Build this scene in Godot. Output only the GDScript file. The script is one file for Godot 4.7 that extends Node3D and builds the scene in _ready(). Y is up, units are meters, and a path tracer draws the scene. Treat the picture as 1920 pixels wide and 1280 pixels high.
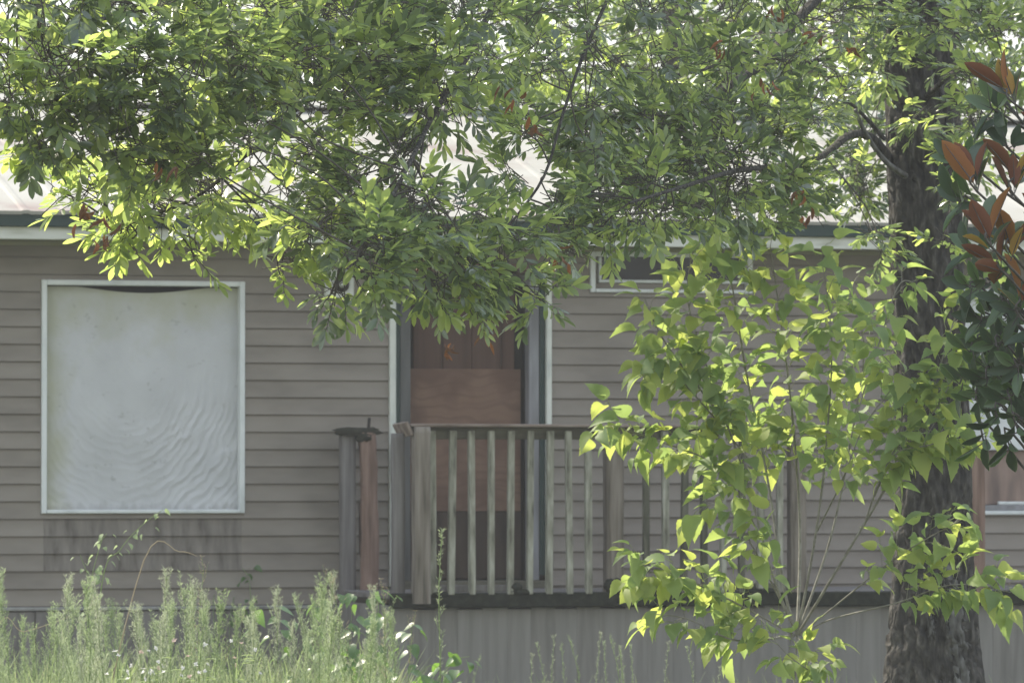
extends Node3D
# A boarded-up mobile home behind an oak, seen from across the yard through a long lens. Metres, y up; the front wall lies on z = 0 and faces +z.

const STAND := Vector3(-9.196, 1.43, 30.65)          # where the photographer stood
const LOOK := 16.7                                   # degrees right of straight at the wall
const ROOF_SLOPE := 0.283
var counts := {}
var mats := {}
var rng := RandomNumberGenerator.new()
var ahead := Vector3(sin(deg_to_rad(LOOK)), 0, -cos(deg_to_rad(LOOK)))
var aside := Vector3(cos(deg_to_rad(LOOK)), 0, sin(deg_to_rad(LOOK)))


# ---------------------------------------------------------------- helpers
class Shape:
	var v := PackedVector3Array()
	var n := PackedVector3Array()
	var uv := PackedVector2Array()
	var idx := PackedInt32Array()

	func vert(p: Vector3, q: Vector3, t := Vector2.ZERO) -> int:
		v.append(p)
		n.append(q)
		uv.append(t)
		return v.size() - 1

	func tri(a: int, b: int, c: int) -> void:    # counter-clockwise from outside
		idx.append(a)
		idx.append(c)
		idx.append(b)

	func poly(pts: Array, outward: Vector3) -> void:
		var q: Vector3 = (pts[1] - pts[0]).cross(pts[2] - pts[0]).normalized()
		if q.dot(outward) < 0:
			pts.reverse()
			q = -q
		var first := v.size()
		for p in pts:
			vert(p, q, Vector2(p.x, p.y))
		for i in range(1, pts.size() - 1):
			tri(first, first + i, first + i + 1)

	func box(c: Vector3, size: Vector3, bevel := 0.004, basis := Basis()) -> void:
		var h := size / 2.0
		var b := minf(bevel, minf(h.x, minf(h.y, h.z)) * 0.45)
		var corner := func(sx: int, sy: int, sz: int, axis: int) -> Vector3:
			var p := Vector3(sx * (h.x - b), sy * (h.y - b), sz * (h.z - b))
			p[axis] = [sx, sy, sz][axis] * h[axis]
			return c + basis * p
		for s in [-1, 1]:
			poly([corner.call(s, -1, -1, 0), corner.call(s, 1, -1, 0), corner.call(s, 1, 1, 0), corner.call(s, -1, 1, 0)], basis * Vector3(s, 0, 0))
			poly([corner.call(-1, s, -1, 1), corner.call(1, s, -1, 1), corner.call(1, s, 1, 1), corner.call(-1, s, 1, 1)], basis * Vector3(0, s, 0))
			poly([corner.call(-1, -1, s, 2), corner.call(1, -1, s, 2), corner.call(1, 1, s, 2), corner.call(-1, 1, s, 2)], basis * Vector3(0, 0, s))
			if b <= 0.0:
				continue
			for t in [-1, 1]:
				poly([corner.call(s, t, -1, 0), corner.call(s, t, 1, 0), corner.call(s, t, 1, 1), corner.call(s, t, -1, 1)], basis * Vector3(s, t, 0))
				poly([corner.call(s, -1, t, 0), corner.call(s, 1, t, 0), corner.call(s, 1, t, 2), corner.call(s, -1, t, 2)], basis * Vector3(s, 0, t))
				poly([corner.call(-1, s, t, 1), corner.call(1, s, t, 1), corner.call(1, s, t, 2), corner.call(-1, s, t, 2)], basis * Vector3(0, s, t))
				for u in [-1, 1]:
					poly([corner.call(s, t, u, 0), corner.call(s, t, u, 1), corner.call(s, t, u, 2)], basis * Vector3(s, t, u))

	func tube(pts: Array, radii: Array, sides := 6) -> void:
		var first := v.size()
		for i in pts.size():
			var along: Vector3 = (pts[mini(i + 1, pts.size() - 1)] - pts[maxi(i - 1, 0)]).normalized()
			var x := along.cross(Vector3(0.13, 0.31, 0.94)).normalized()
			var y := along.cross(x)
			for k in sides:
				var a := TAU * k / sides
				var q := x * cos(a) + y * sin(a)
				vert(pts[i] + q * radii[i], q, Vector2(float(k) / sides, i))
		for i in pts.size() - 1:
			for k in sides:
				var a := first + i * sides + k
				var b := first + i * sides + (k + 1) % sides
				tri(a, b, b + sides)
				tri(a, b + sides, a + sides)
		var tip := vert(pts[-1], (pts[-1] - pts[-2]).normalized())
		for k in sides:
			tri(tip - sides + k, tip - sides + (k + 1) % sides, tip)

	# A blade folded along its midrib: profile holds (how far along, half width) pairs; the face turned to «face» is the upper one.
	func leaf(at: Vector3, along: Vector3, face: Vector3, long: float, wide: float, profile: Array, fold := 0.25, droop := 0.2, back := 0.0, twist := 0.0) -> void:
		along = along.normalized()
		var side := along.cross(face).normalized()
		face = side.cross(along).normalized()
		var first := v.size()
		for k in profile.size():
			var t: float = profile[k].x
			var w: float = profile[k].y * wide
			var c := at + along * long * (t if profile[k].y > 0 or t > 0.5 else 0.0) - face * long * droop * t * t
			var down := (face + along * 2.0 * droop * t).normalized()
			var s := side.rotated(along, twist * t)
			var f := down.rotated(along, twist * t)
			var lift := f * fold * w
			vert(c - s * w + lift - f * back, (f + s * fold).normalized(), Vector2(0, t))
			vert(c - f * back, f, Vector2(0.5, t))
			vert(c + s * w + lift - f * back, (f - s * fold).normalized(), Vector2(1, t))
		for k in profile.size() - 1:
			var a := first + k * 3
			tri(a + 1, a + 3, a)
			tri(a + 1, a + 4, a + 3)
			tri(a + 2, a + 4, a + 1)
			tri(a + 2, a + 5, a + 4)
		if back > 0.0:                               # an underside: turn the faces over
			for k in range(first, v.size()):
				n[k] = -n[k]
			for k in range(idx.size() - (profile.size() - 1) * 12, idx.size(), 3):
				var keep := idx[k + 1]
				idx[k + 1] = idx[k + 2]
				idx[k + 2] = keep

	func empty() -> bool:
		return idx.is_empty()


func mesh_of(shapes: Array, materials: Array) -> ArrayMesh:
	var m := ArrayMesh.new()
	for k in shapes.size():
		if shapes[k].empty():
			continue
		var a := []
		a.resize(Mesh.ARRAY_MAX)
		a[Mesh.ARRAY_VERTEX] = shapes[k].v
		a[Mesh.ARRAY_NORMAL] = shapes[k].n
		a[Mesh.ARRAY_TEX_UV] = shapes[k].uv
		a[Mesh.ARRAY_INDEX] = shapes[k].idx
		m.add_surface_from_arrays(Mesh.PRIMITIVE_TRIANGLES, a)
		m.surface_set_material(m.get_surface_count() - 1, materials[k])
	return m


func numbered(parent: Node, called: String) -> String:
	var key := "%d/%s" % [parent.get_instance_id(), called]
	counts[key] = counts.get(key, 0) + 1
	return called if counts[key] == 1 else "%s_%03d" % [called, counts[key] - 1]


func put(parent: Node, called: String, m: Mesh, at := Transform3D()) -> MeshInstance3D:
	var o := MeshInstance3D.new()
	o.name = numbered(parent, called)
	o.mesh = m
	o.transform = at
	parent.add_child(o, true)
	return o


func part(parent: Node, called: String, s: Shape, m: Material) -> MeshInstance3D:
	return put(parent, called, mesh_of([s], [m]))


func block(parent: Node, called: String, lo: Vector3, hi: Vector3, m: Material, bevel := 0.004, label := "") -> MeshInstance3D:
	var s := Shape.new()
	s.box((hi - lo) / 2.0, hi - lo, bevel)
	var o := put(parent, called, mesh_of([s], [m]), Transform3D(Basis(), lo))
	if label:
		o.set_meta("label", label)
	return o


func thing(called: String, label: String, category: String, at := Vector3.ZERO, group := "") -> Node3D:
	var o := Node3D.new()
	o.name = numbered(self, called)
	o.position = at
	add_child(o, true)
	tag(o, label, category, group)
	return o


func tag(o: Node, label: String, category: String, group := "") -> void:
	o.set_meta("label", label)
	o.set_meta("category", category)
	if group:
		o.set_meta("group", group)


func scatter(parent: Node, called: String, m: Mesh, where: Array) -> MultiMeshInstance3D:
	var mm := MultiMesh.new()
	mm.transform_format = MultiMesh.TRANSFORM_3D
	mm.mesh = m
	mm.instance_count = where.size()
	for k in where.size():
		mm.set_instance_transform(k, where[k])
	var o := MultiMeshInstance3D.new()
	o.multimesh = mm
	o.name = numbered(parent, called)
	parent.add_child(o, true)
	o.set_meta("kind", "stuff")
	return o


# metres to the right of the line of sight, above the ground, and away from the photographer
func spot(r: float, h: float, d: float) -> Vector3:
	return Vector3(STAND.x, 0, STAND.z) + ahead * d + aside * r + Vector3(0, h, 0)


func spots(list: Array) -> Array:
	return list.map(func(p: Vector3): return spot(p.x, p.y, p.z))


func curve(pts: Array, steps := 4) -> Array:
	var out := []
	for i in pts.size() - 1:
		var a: Vector3 = pts[maxi(i - 1, 0)]
		var d: Vector3 = pts[mini(i + 2, pts.size() - 1)]
		for k in steps:
			out.append((pts[i] as Vector3).cubic_interpolate(pts[i + 1], a, d, float(k) / steps))
	out.append(pts[-1])
	return out


func taper(count: int, a: float, b: float) -> Array:
	return range(count).map(func(k): return lerpf(a, b, float(k) / (count - 1)))


func jitter(amount: float) -> Vector3:
	return Vector3(rng.randfn(), rng.randfn(), rng.randfn()) * amount


func lin(r: float, g: float, b: float) -> Color:
	return Color(r, g, b).linear_to_srgb()


# ---------------------------------------------------------------- materials
func plain(c: Color, rough := 0.8, spec := 0.4) -> StandardMaterial3D:
	var m := StandardMaterial3D.new()
	m.albedo_color = c
	m.roughness = rough
	m.metallic_specular = spec
	return m


func noise_of(freq: float, number: int, octaves := 4, kind := FastNoiseLite.TYPE_SIMPLEX_SMOOTH) -> FastNoiseLite:
	var f := FastNoiseLite.new()
	f.noise_type = kind
	f.seed = number
	f.frequency = freq
	f.fractal_octaves = octaves
	return f


func cloth_of(stops: Array, freq: float, number: int, size := 512, octaves := 4) -> NoiseTexture2D:
	var t := NoiseTexture2D.new()
	t.width = size
	t.height = size
	t.seamless = true
	t.noise = noise_of(freq, number, octaves)
	var g := Gradient.new()
	g.offsets = PackedFloat32Array(range(stops.size()).map(func(k): return float(k) / (stops.size() - 1)))
	g.colors = PackedColorArray(stops)
	t.color_ramp = g
	return t


func grained(stops: Array, freq: float, scale: Vector3, number: int, rough := 0.85, relief := 0.0, octaves := 4) -> StandardMaterial3D:
	var m := plain(Color.WHITE, rough, 0.35)
	m.albedo_texture = cloth_of(stops, freq, number, 512, octaves)
	m.uv1_triplanar = true
	m.uv1_world_triplanar = true
	m.uv1_scale = scale
	m.uv1_triplanar_sharpness = 6.0
	if relief > 0.0:
		m.heightmap_enabled = true
		m.heightmap_scale = relief
		var h := NoiseTexture2D.new()
		h.width = 512
		h.height = 512
		h.seamless = true
		h.noise = noise_of(freq, number, octaves)
		m.heightmap_texture = h
	return m


func leafy(base: Color, through: Color, share: float, rough := 0.4, spec := 0.5) -> StandardMaterial3D:
	var m := plain(base, rough, spec)
	m.backlight_enabled = true
	m.backlight = lin(through.r * share * 2.0, through.g * share * 2.0, through.b * share * 2.0)
	m.cull_mode = BaseMaterial3D.CULL_DISABLED
	return m


func make_materials() -> void:
	mats.siding = grained([lin(.162, .144, .124), lin(.213, .19, .164), lin(.24, .216, .188)], 0.006, Vector3(.35, 1.1, .35), 3, 0.62)
	mats.siding_stained = grained([lin(.075, .065, .056), lin(.14, .125, .11), lin(.185, .167, .147), lin(.215, .194, .17)], 0.02, Vector3(1.3, .3, 1.0), 8, 0.75, 0.0, 5)
	mats.trim = grained([lin(.42, .45, .42), lin(.58, .6, .55), lin(.64, .65, .6)], 0.01, Vector3(1, .6, 1), 5, 0.55)
	mats.white_frame = grained([lin(.5, .53, .53), lin(.62, .65, .65), lin(.68, .7, .7)], 0.01, Vector3(1, .6, 1), 6, 0.45)
	mats.fascia = grained([lin(.36, .37, .3), lin(.56, .57, .52), lin(.62, .63, .6)], 0.008, Vector3(.5, 2, 1), 7, 0.5)
	mats.soffit = plain(lin(.3, .29, .22), 0.8)
	mats.green_trim = plain(lin(.012, .035, .032), 0.45)
	mats.roof = grained([lin(.23, .18, .165), lin(.3, .287, .26), lin(.325, .316, .29), lin(.345, .336, .31)], 0.005, Vector3(.35, .5, .6), 11, 0.5)
	mats.skirt = grained([lin(.1, .095, .09), lin(.17, .16, .15), lin(.2, .19, .18)], 0.012, Vector3(2.0, .25, 1), 12, 0.85)
	mats.skirt_pale = grained([lin(.13, .13, .125), lin(.25, .25, .24), lin(.32, .32, .31)], 0.012, Vector3(1.0, 1.0, 1), 13, 0.8)
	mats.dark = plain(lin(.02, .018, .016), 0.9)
	mats.inside = plain(lin(.06, .055, .05), 0.95)
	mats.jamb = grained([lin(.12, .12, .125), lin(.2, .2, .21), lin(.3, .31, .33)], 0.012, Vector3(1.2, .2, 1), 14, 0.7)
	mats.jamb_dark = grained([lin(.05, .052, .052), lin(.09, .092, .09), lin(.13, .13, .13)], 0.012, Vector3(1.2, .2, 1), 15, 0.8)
	mats.door_upper = grained([lin(.04, .021, .015), lin(.068, .037, .027), lin(.092, .056, .041)], 0.012, Vector3(1.6, .12, 1), 16, 0.7, 0.0, 5)
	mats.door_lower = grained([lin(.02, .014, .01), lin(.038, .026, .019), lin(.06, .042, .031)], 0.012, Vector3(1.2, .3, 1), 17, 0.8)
	mats.old_wood = grained([lin(.06, .052, .043), lin(.14, .122, .1), lin(.2, .175, .15), lin(.25, .225, .2)], 0.013, Vector3(3.0, .22, 3.0), 18, 0.9, 0.15, 5)
	mats.red_wood = grained([lin(.1, .065, .05), lin(.19, .125, .1), lin(.27, .19, .155)], 0.013, Vector3(3.0, .25, 3.0), 19, 0.9, 0.15, 5)
	mats.grey_wood = grained([lin(.1, .092, .09), lin(.16, .15, .147), lin(.21, .2, .197)], 0.013, Vector3(3.0, .2, 3.0), 20, 0.9, 0.15, 5)
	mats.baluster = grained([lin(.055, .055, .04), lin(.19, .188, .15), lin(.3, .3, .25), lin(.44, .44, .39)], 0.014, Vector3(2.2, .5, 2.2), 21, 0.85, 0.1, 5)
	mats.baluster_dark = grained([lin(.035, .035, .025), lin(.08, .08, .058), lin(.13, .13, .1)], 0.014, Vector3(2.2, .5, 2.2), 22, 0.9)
	mats.rail = grained([lin(.055, .052, .038), lin(.1, .095, .07), lin(.14, .135, .1)], 0.012, Vector3(.3, 2.0, 2.0), 23, 0.9)
	mats.cap = grained([lin(.1, .075, .06), lin(.2, .16, .135), lin(.3, .262, .235)], 0.012, Vector3(.5, 2.0, 2.0), 24, 0.85)
	mats.rotten = grained([lin(.012, .012, .009), lin(.025, .026, .018), lin(.055, .05, .038)], 0.02, Vector3(1.5, 1.5, 1.5), 25, 0.95, 0.4, 5)
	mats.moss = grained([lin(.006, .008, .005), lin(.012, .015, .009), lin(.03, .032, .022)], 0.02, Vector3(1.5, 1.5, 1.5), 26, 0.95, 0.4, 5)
	mats.skirt_wood = [
		grained([lin(.165, .158, .145), lin(.2, .192, .178), lin(.225, .218, .203)], 0.011, Vector3(2.6, .18, 1), 27, 0.9, 0.0, 5),
		grained([lin(.155, .148, .137), lin(.19, .183, .17), lin(.22, .212, .198)], 0.011, Vector3(2.0, .16, 1), 28, 0.9, 0.0, 5),
		grained([lin(.135, .128, .117), lin(.185, .177, .163), lin(.225, .216, .2)], 0.011, Vector3(2.3, .2, 1), 29, 0.9, 0.0, 5)]
	mats.bark = grained([lin(.012, .011, .01), lin(.03, .028, .026), lin(.07, .065, .059), lin(.17, .162, .15)], 0.02, Vector3(2.6, .8, 2.6), 30, 0.95, 1.6, 5)
	mats.lichen = grained([lin(.04, .038, .035), lin(.1, .098, .094), lin(.2, .2, .198)], 0.02, Vector3(2, 1, 2), 31, 0.95)
	mats.twig = grained([lin(.035, .03, .026), lin(.08, .072, .065), lin(.16, .15, .14)], 0.02, Vector3(2, 2, 2), 32, 0.9)
	mats.stem = grained([lin(.13, .12, .1), lin(.23, .22, .19), lin(.32, .31, .28)], 0.02, Vector3(2, 2, 2), 33, 0.8)
	mats.petiole = leafy(lin(.16, .2, .06), Color(.7, .9, .2), 0.2)
	mats.oak = [
		leafy(lin(.052, .074, .048), Color(.58, .8, .26), 0.14, 0.26, 0.55),
		leafy(lin(.068, .096, .052), Color(.68, .88, .24), 0.33, 0.3, 0.55),
		leafy(lin(.095, .125, .06), Color(.8, .95, .24), 0.5, 0.32, 0.55),
		leafy(lin(.058, .08, .058), Color(.58, .8, .32), 0.15, 0.22, 0.6)]
	mats.dead = leafy(lin(.17, .06, .025), Color(.9, .35, .1), 0.18, 0.6)
	mats.dead_dark = leafy(lin(.1, .045, .022), Color(.9, .4, .12), 0.1, 0.7)
	mats.mulberry = [
		leafy(lin(.13, .175, .065), Color(.74, .93, .24), 0.34, 0.6, 0.4),
		leafy(lin(.18, .22, .07), Color(.84, .95, .22), 0.4, 0.6, 0.4),
		leafy(lin(.1, .145, .06), Color(.66, .9, .26), 0.27, 0.6, 0.4)]
	mats.magnolia_top = leafy(lin(.035, .058, .032), Color(.5, .8, .2), 0.08, 0.4, 0.35)
	mats.magnolia_mid = leafy(lin(.07, .11, .055), Color(.55, .85, .2), 0.2, 0.36)
	mats.rust = leafy(lin(.3, .115, .035), Color(1.0, .48, .07), 0.4, 0.7)
	mats.rust_dark = leafy(lin(.14, .045, .022), Color(1.0, .36, .06), 0.14, 0.7)
	mats.rust_gold = leafy(lin(.38, .22, .05), Color(1.0, .65, .1), 0.4, 0.7)
	mats.far_leaf = [
		leafy(lin(.09, .14, .03), Color(.76, .95, .13), 0.42, 0.5),
		leafy(lin(.055, .09, .03), Color(.7, .93, .14), 0.36, 0.45)]
	mats.weed = [
		leafy(lin(.2, .245, .145), Color(.8, .95, .56), 0.28, 0.7),
		leafy(lin(.16, .21, .11), Color(.76, .95, .48), 0.26, 0.7),
		leafy(lin(.25, .27, .19), Color(.86, .95, .66), 0.28, 0.7)]
	mats.grass = [leafy(lin(.125, .17, .075), Color(.72, .93, .36), 0.22, 0.65), leafy(lin(.165, .185, .1), Color(.8, .9, .46), 0.2, 0.7)]
	mats.straw = leafy(lin(.34, .28, .2), Color(.9, .75, .5), 0.15, 0.8)
	mats.vine = leafy(lin(.035, .075, .025), Color(.5, .9, .12), 0.2, 0.38)
	mats.petal = leafy(lin(.72, .7, .68), Color(1, .98, .95), 0.2, 0.7)
	mats.blush = leafy(lin(.55, .4, .36), Color(1, .8, .7), 0.2, 0.7)
	mats.ground = grained([lin(.05, .045, .03), lin(.075, .09, .04), lin(.1, .12, .05)], 0.02, Vector3(.5, .5, .5), 40, 0.95, 1.0, 5)
	mats.brass = plain(lin(.05, .04, .035), 0.5)
	mats.glass = plain(lin(.02, .022, .024), 0.12, 0.3)
	mats.blind = grained([lin(.5, .52, .53), lin(.6, .62, .63), lin(.66, .68, .68)], 0.01, Vector3(.5, .5, .5), 41, 0.6)
	mats.curtain = grained([lin(.12, .09, .08), lin(.22, .16, .135), lin(.34, .25, .21)], 0.01, Vector3(1.6, .3, 1), 42, 0.8)


# a sheet of softwood plywood with cathedral grain lying on its side
func plywood() -> StandardMaterial3D:
	var im := Image.create(512, 512, false, Image.FORMAT_RGB8)
	var a := noise_of(0.006, 51, 3)
	var b := noise_of(0.05, 52, 4)
	for y in 512:
		for x in 512:
			var h := y + 46.0 * a.get_noise_2d(x * 0.45, y * 0.5) - 16.0 * exp(-pow((x - 310.0) / 85.0, 2.0)) * cos(y * 0.022)
			var line := pow(0.5 + 0.5 * sin(h * TAU / 41.0 + 2.2 * a.get_noise_2d(40.0, h * 0.7)), 5.0)
			var t := clampf(line * 0.42 + 0.45 * b.get_noise_2d(x * 0.05, h * 0.9), 0.0, 1.0)
			var c := Color(.165, .1, .07).lerp(Color(.085, .048, .034), t).lerp(Color(.1, .056, .04), clampf(0.3 + a.get_noise_2d(x * 0.8 + 900.0, y * 0.8) * 1.2, 0.0, 0.8))
			im.set_pixel(x, y, Color(c.r, c.g, c.b).linear_to_srgb())
	var m := plain(Color.WHITE, 0.75, 0.35)
	m.albedo_texture = ImageTexture.create_from_image(im)
	return m


# weathered white plastic: mildew blots and a yellow margin
func plastic_sheet() -> StandardMaterial3D:
	var im := Image.create(512, 512, false, Image.FORMAT_RGB8)
	var a := noise_of(0.006, 61, 4)
	var b := noise_of(0.03, 62, 4)
	for y in 512:
		for x in 512:
			var u := x / 511.0
			var w := y / 511.0
			var blot := smoothstep(0.33, 0.62, b.get_noise_2d(x, y * 1.3)) * smoothstep(-0.1, 0.3, a.get_noise_2d(x + 300.0, y))
			var c := Color(.49, .5, .515).lerp(Color(.44, .45, .465), clampf(0.5 + a.get_noise_2d(x, y), 0.0, 1.0))
			var yellow := clampf(maxf(1.0 - u * 7.0, 0.75 - w * 3.0) + a.get_noise_2d(x * 1.5, y * 1.5 + 700.0) * 0.5, 0.0, 0.85)
			c = c.lerp(Color(.37, .375, .28), yellow)
			c = c.lerp(Color(.15, .14, .12), blot * 0.3 + 0.3 * smoothstep(0.96, 1.0, w + b.get_noise_2d(x, 9) * 0.03))
			im.set_pixel(x, y, Color(c.r, c.g, c.b).linear_to_srgb())
	var m := plain(Color.WHITE, 0.5, 0.4)
	m.albedo_texture = ImageTexture.create_from_image(im)
	m.cull_mode = BaseMaterial3D.CULL_DISABLED
	return m


# ---------------------------------------------------------------- the house
const OPENINGS := [
	[-2.771, -1.594, 1.182, 2.498],      # the sheeted window
	[-0.741, 0.232, 0.70, 2.615],        # the door
	[0.468, 1.462, 2.456, 2.695],        # the short window
	[2.767, 3.944, 1.162, 2.498]]        # the window with the blind


func board_z(y: float, lo: float) -> float:
	var t := (y - lo) / 0.0983
	return 0.017 - 0.010 * t - 0.003 * sin(PI * clampf(t, 0, 1)) - 0.006 * smoothstep(0.9, 1.0, t)


func siding_piece(house: Node3D, x0: float, x1: float, y0: float, y1: float, lo: float, m: Material) -> void:
	var s := Shape.new()
	var rows := 9
	for k in rows - 1:
		var a := lerpf(y0, y1, float(k) / (rows - 1))
		var b := lerpf(y0, y1, float(k + 1) / (rows - 1))
		s.poly([Vector3(x0, a, board_z(a, lo)), Vector3(x1, a, board_z(a, lo)), Vector3(x1, b, board_z(b, lo)), Vector3(x0, b, board_z(b, lo))], Vector3(0, 0, 1))
	s.poly([Vector3(x0, y0, -0.004), Vector3(x1, y0, -0.004), Vector3(x1, y0, board_z(y0, lo)), Vector3(x0, y0, board_z(y0, lo))], Vector3.DOWN)
	for x in [x0, x1]:
		s.poly([Vector3(x, y0, -0.002), Vector3(x, y0, board_z(y0, lo)), Vector3(x, y1, board_z(y1, lo)), Vector3(x, y1, -0.012)], Vector3(-1 if x == x0 else 1, 0, 0))
	part(house, "siding_board", s, m)


func siding_row(house: Node3D, lo: float) -> void:
	var hi := lo + 0.0983
	var cuts := [-4.6, 5.6]
	for o in OPENINGS:
		if o[2] < hi and o[3] > lo:
			cuts.append_array([o[0], o[1]])
	if hi < 1.2 and hi > 0.9:
		cuts.append_array([-2.755, -1.61])
	elif hi < 1.3:
		cuts.append(-1.83)
	cuts.append_array([1.9] if int(round(lo / 0.0983)) % 2 else [1.66])
	cuts.sort()
	for k in cuts.size() - 1:
		var x0: float = cuts[k]
		var x1: float = cuts[k + 1]
		if x1 - x0 < 0.02:
			continue
		var mid := (x0 + x1) / 2.0
		var spans := [[lo, hi - 0.001]]
		for o in OPENINGS:
			if mid > o[0] and mid < o[1] and o[2] < hi and o[3] > lo:
				spans = [[lo, o[2]], [o[3], hi - 0.001]]
		var stained := mid > -2.76 and mid < -1.6 and hi < 1.2 and hi > 0.9
		for sp in spans:
			if sp[1] - sp[0] > 0.008:
				siding_piece(house, x0, x1 - 0.0006, sp[0], sp[1], lo, mats.siding_stained if stained else mats.siding)


func window(house: Node3D, o: Array, wide: float, label: String) -> Node3D:
	var w := Node3D.new()
	w.name = numbered(house, "window")
	house.add_child(w, true)
	w.set_meta("label", label)
	var z := 0.03
	var m: Material = mats.white_frame
	block(w, "frame", Vector3(o[0], o[2], -0.05), Vector3(o[0] + wide, o[3], z), m)
	block(w, "frame", Vector3(o[1] - wide, o[2], -0.05), Vector3(o[1], o[3], z), m)
	block(w, "frame", Vector3(o[0] + wide, o[3] - wide, -0.05), Vector3(o[1] - wide, o[3], z), m)
	block(w, "sill", Vector3(o[0] + wide, o[2], -0.05), Vector3(o[1] - wide, o[2] + wide * 0.7, z + 0.004), m)
	return w


func build_house() -> Node3D:
	var house := thing("mobile_home", "boarded-up taupe mobile home with pale metal roof behind the oak", "mobile home")
	# a closed body: wall pieces round the openings, back and end walls, floor and ceiling
	var shell: Material = mats.inside
	var xs := [-4.6, -2.771, -1.594, -0.741, 0.232, 0.468, 1.462, 2.767, 3.944, 5.6]
	for k in xs.size() - 1:
		var mid: float = (xs[k] + xs[k + 1]) / 2.0
		var spans := [[0.5, 2.72]]
		for o in OPENINGS:
			if mid > o[0] and mid < o[1]:
				spans = [[0.5, o[2]], [o[3], 2.72]]
		for sp in spans:
			if sp[1] - sp[0] > 0.02:
				block(house, "wall", Vector3(xs[k], sp[0], -0.1), Vector3(xs[k + 1], sp[1], -0.014), shell, 0.0)
	block(house, "wall", Vector3(-4.6, 0.5, -5.0), Vector3(5.6, 2.72, -4.9), shell, 0.0)
	block(house, "wall", Vector3(-4.6, 0.5, -4.9), Vector3(-4.5, 2.72, -0.1), shell, 0.0)
	block(house, "wall", Vector3(5.5, 0.5, -4.9), Vector3(5.6, 2.72, -0.1), shell, 0.0)
	block(house, "floor", Vector3(-4.5, 0.6, -4.9), Vector3(5.5, 0.7, -0.1), shell, 0.0)
	block(house, "ceiling", Vector3(-4.6, 2.72, -5.0), Vector3(5.6, 2.78, -0.004), shell, 0.0)
	for i in 21:
		siding_row(house, 2.6283 - 0.0983 * i)
	# below the siding
	block(house, "skirting_rail", Vector3(-4.6, 0.636, 0.0), Vector3(5.6, 0.658, 0.02), mats.skirt_pale)
	for k in 17:
		block(house, "skirting_panel", Vector3(-4.6 + k * 0.6, 0.0, -0.02), Vector3(-4.004 + k * 0.6, 0.631, 0.012 if k % 2 else 0.008), mats.skirt)
	# eave
	block(house, "soffit", Vector3(-4.7, 2.716, 0.018), Vector3(5.7, 2.726, 0.27), mats.soffit, 0.0)
	block(house, "fascia", Vector3(-4.7, 2.712, 0.271), Vector3(5.7, 2.784, 0.292), mats.fascia)
	block(house, "drip_edge", Vector3(-4.7, 2.782, 0.293), Vector3(5.7, 2.866, 0.318), mats.green_trim)
	block(house, "frieze_board", Vector3(-4.6, 2.690, 0.019), Vector3(5.6, 2.715, 0.03), mats.soffit)
	# roof: ribbed sheets from eave to ridge, front and back
	for k in 11:
		var x := -4.7 + 0.946 * k
		for back in [false, true]:
			var s := Shape.new()
			var eave := Vector3(0, 2.868, 0.335)
			var ridge := Vector3(0, 3.671, -2.5)
			if back:
				eave.z = -5.335
			var up := Vector3(0, 0.9622, 0.2725 * (-1 if back else 1))
			var line := [Vector2(0, 0)]
			for r in 4:
				var c := 0.118 + 0.2365 * r
				line.append_array([Vector2(c - 0.03, 0), Vector2(c - 0.012, 0.005), Vector2(c + 0.012, 0.005), Vector2(c + 0.03, 0)])
			line.append(Vector2(0.946, 0))
			for i in line.size() - 1:
				var a: Vector3 = Vector3(x + line[i].x, 0, 0) + up * line[i].y
				var b: Vector3 = Vector3(x + line[i + 1].x, 0, 0) + up * line[i + 1].y
				for seg in 1:
					s.poly([a + eave, b + eave, b + ridge, a + ridge], up)
					s.poly([a + eave - up * 0.02, b + eave - up * 0.02, b + eave, a + eave], Vector3(0, -0.2, -1 if back else 1))
			part(house, "roof_sheet", s, mats.roof)
	var cap := Shape.new()
	for side in [-1, 1]:
		cap.box(Vector3(0.5, 3.684, -2.5 + side * 0.085), Vector3(10.4, 0.012, 0.19), 0.003, Basis(Vector3.RIGHT, side * 0.276))
	part(house, "ridge_cap", cap, mats.roof)
	# gable ends
	for x in [-4.6, 5.6]:
		var g := Shape.new()
		g.poly([Vector3(x, 2.78, 0.0), Vector3(x, 3.6, -2.5), Vector3(x, 2.78, -5.0)], Vector3(signf(x), 0, 0))
		g.poly([Vector3(x - signf(x) * 0.04, 2.78, 0.0), Vector3(x - signf(x) * 0.04, 3.6, -2.5), Vector3(x - signf(x) * 0.04, 2.78, -5.0)], Vector3(-signf(x), 0, 0))
		part(house, "gable", g, mats.siding)
	# windows
	window(house, OPENINGS[0], 0.03, "left window with a white frame")
	var short := window(house, OPENINGS[2], 0.03, "short high window under the eave")
	block(short, "sash", Vector3(0.53, 2.515, -0.045), Vector3(1.432, 2.532, -0.012), mats.white_frame)
	block(short, "sash", Vector3(0.53, 2.532, -0.045), Vector3(0.548, 2.665, -0.012), mats.white_frame)
	block(short, "pane", Vector3(0.548, 2.532, -0.036), Vector3(1.432, 2.665, -0.032), mats.glass, 0.0)
	block(short, "backing_board", Vector3(0.498, 2.477, -0.05), Vector3(1.432, 2.515, -0.03), mats.siding)
	block(short, "backing_board", Vector3(0.498, 2.515, -0.05), Vector3(0.53, 2.665, -0.03), mats.siding)
	var far := window(house, OPENINGS[3], 0.034, "right-hand window with a white blind")
	block(far, "blind", Vector3(2.801, 1.545, -0.045), Vector3(3.91, 2.464, -0.03), mats.blind)
	block(far, "curtain", Vector3(2.801, 1.22, -0.09), Vector3(3.91, 1.545, -0.07), mats.curtain)
	block(far, "sash", Vector3(2.801, 1.187, -0.05), Vector3(3.91, 1.22, 0.0), mats.jamb)
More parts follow.
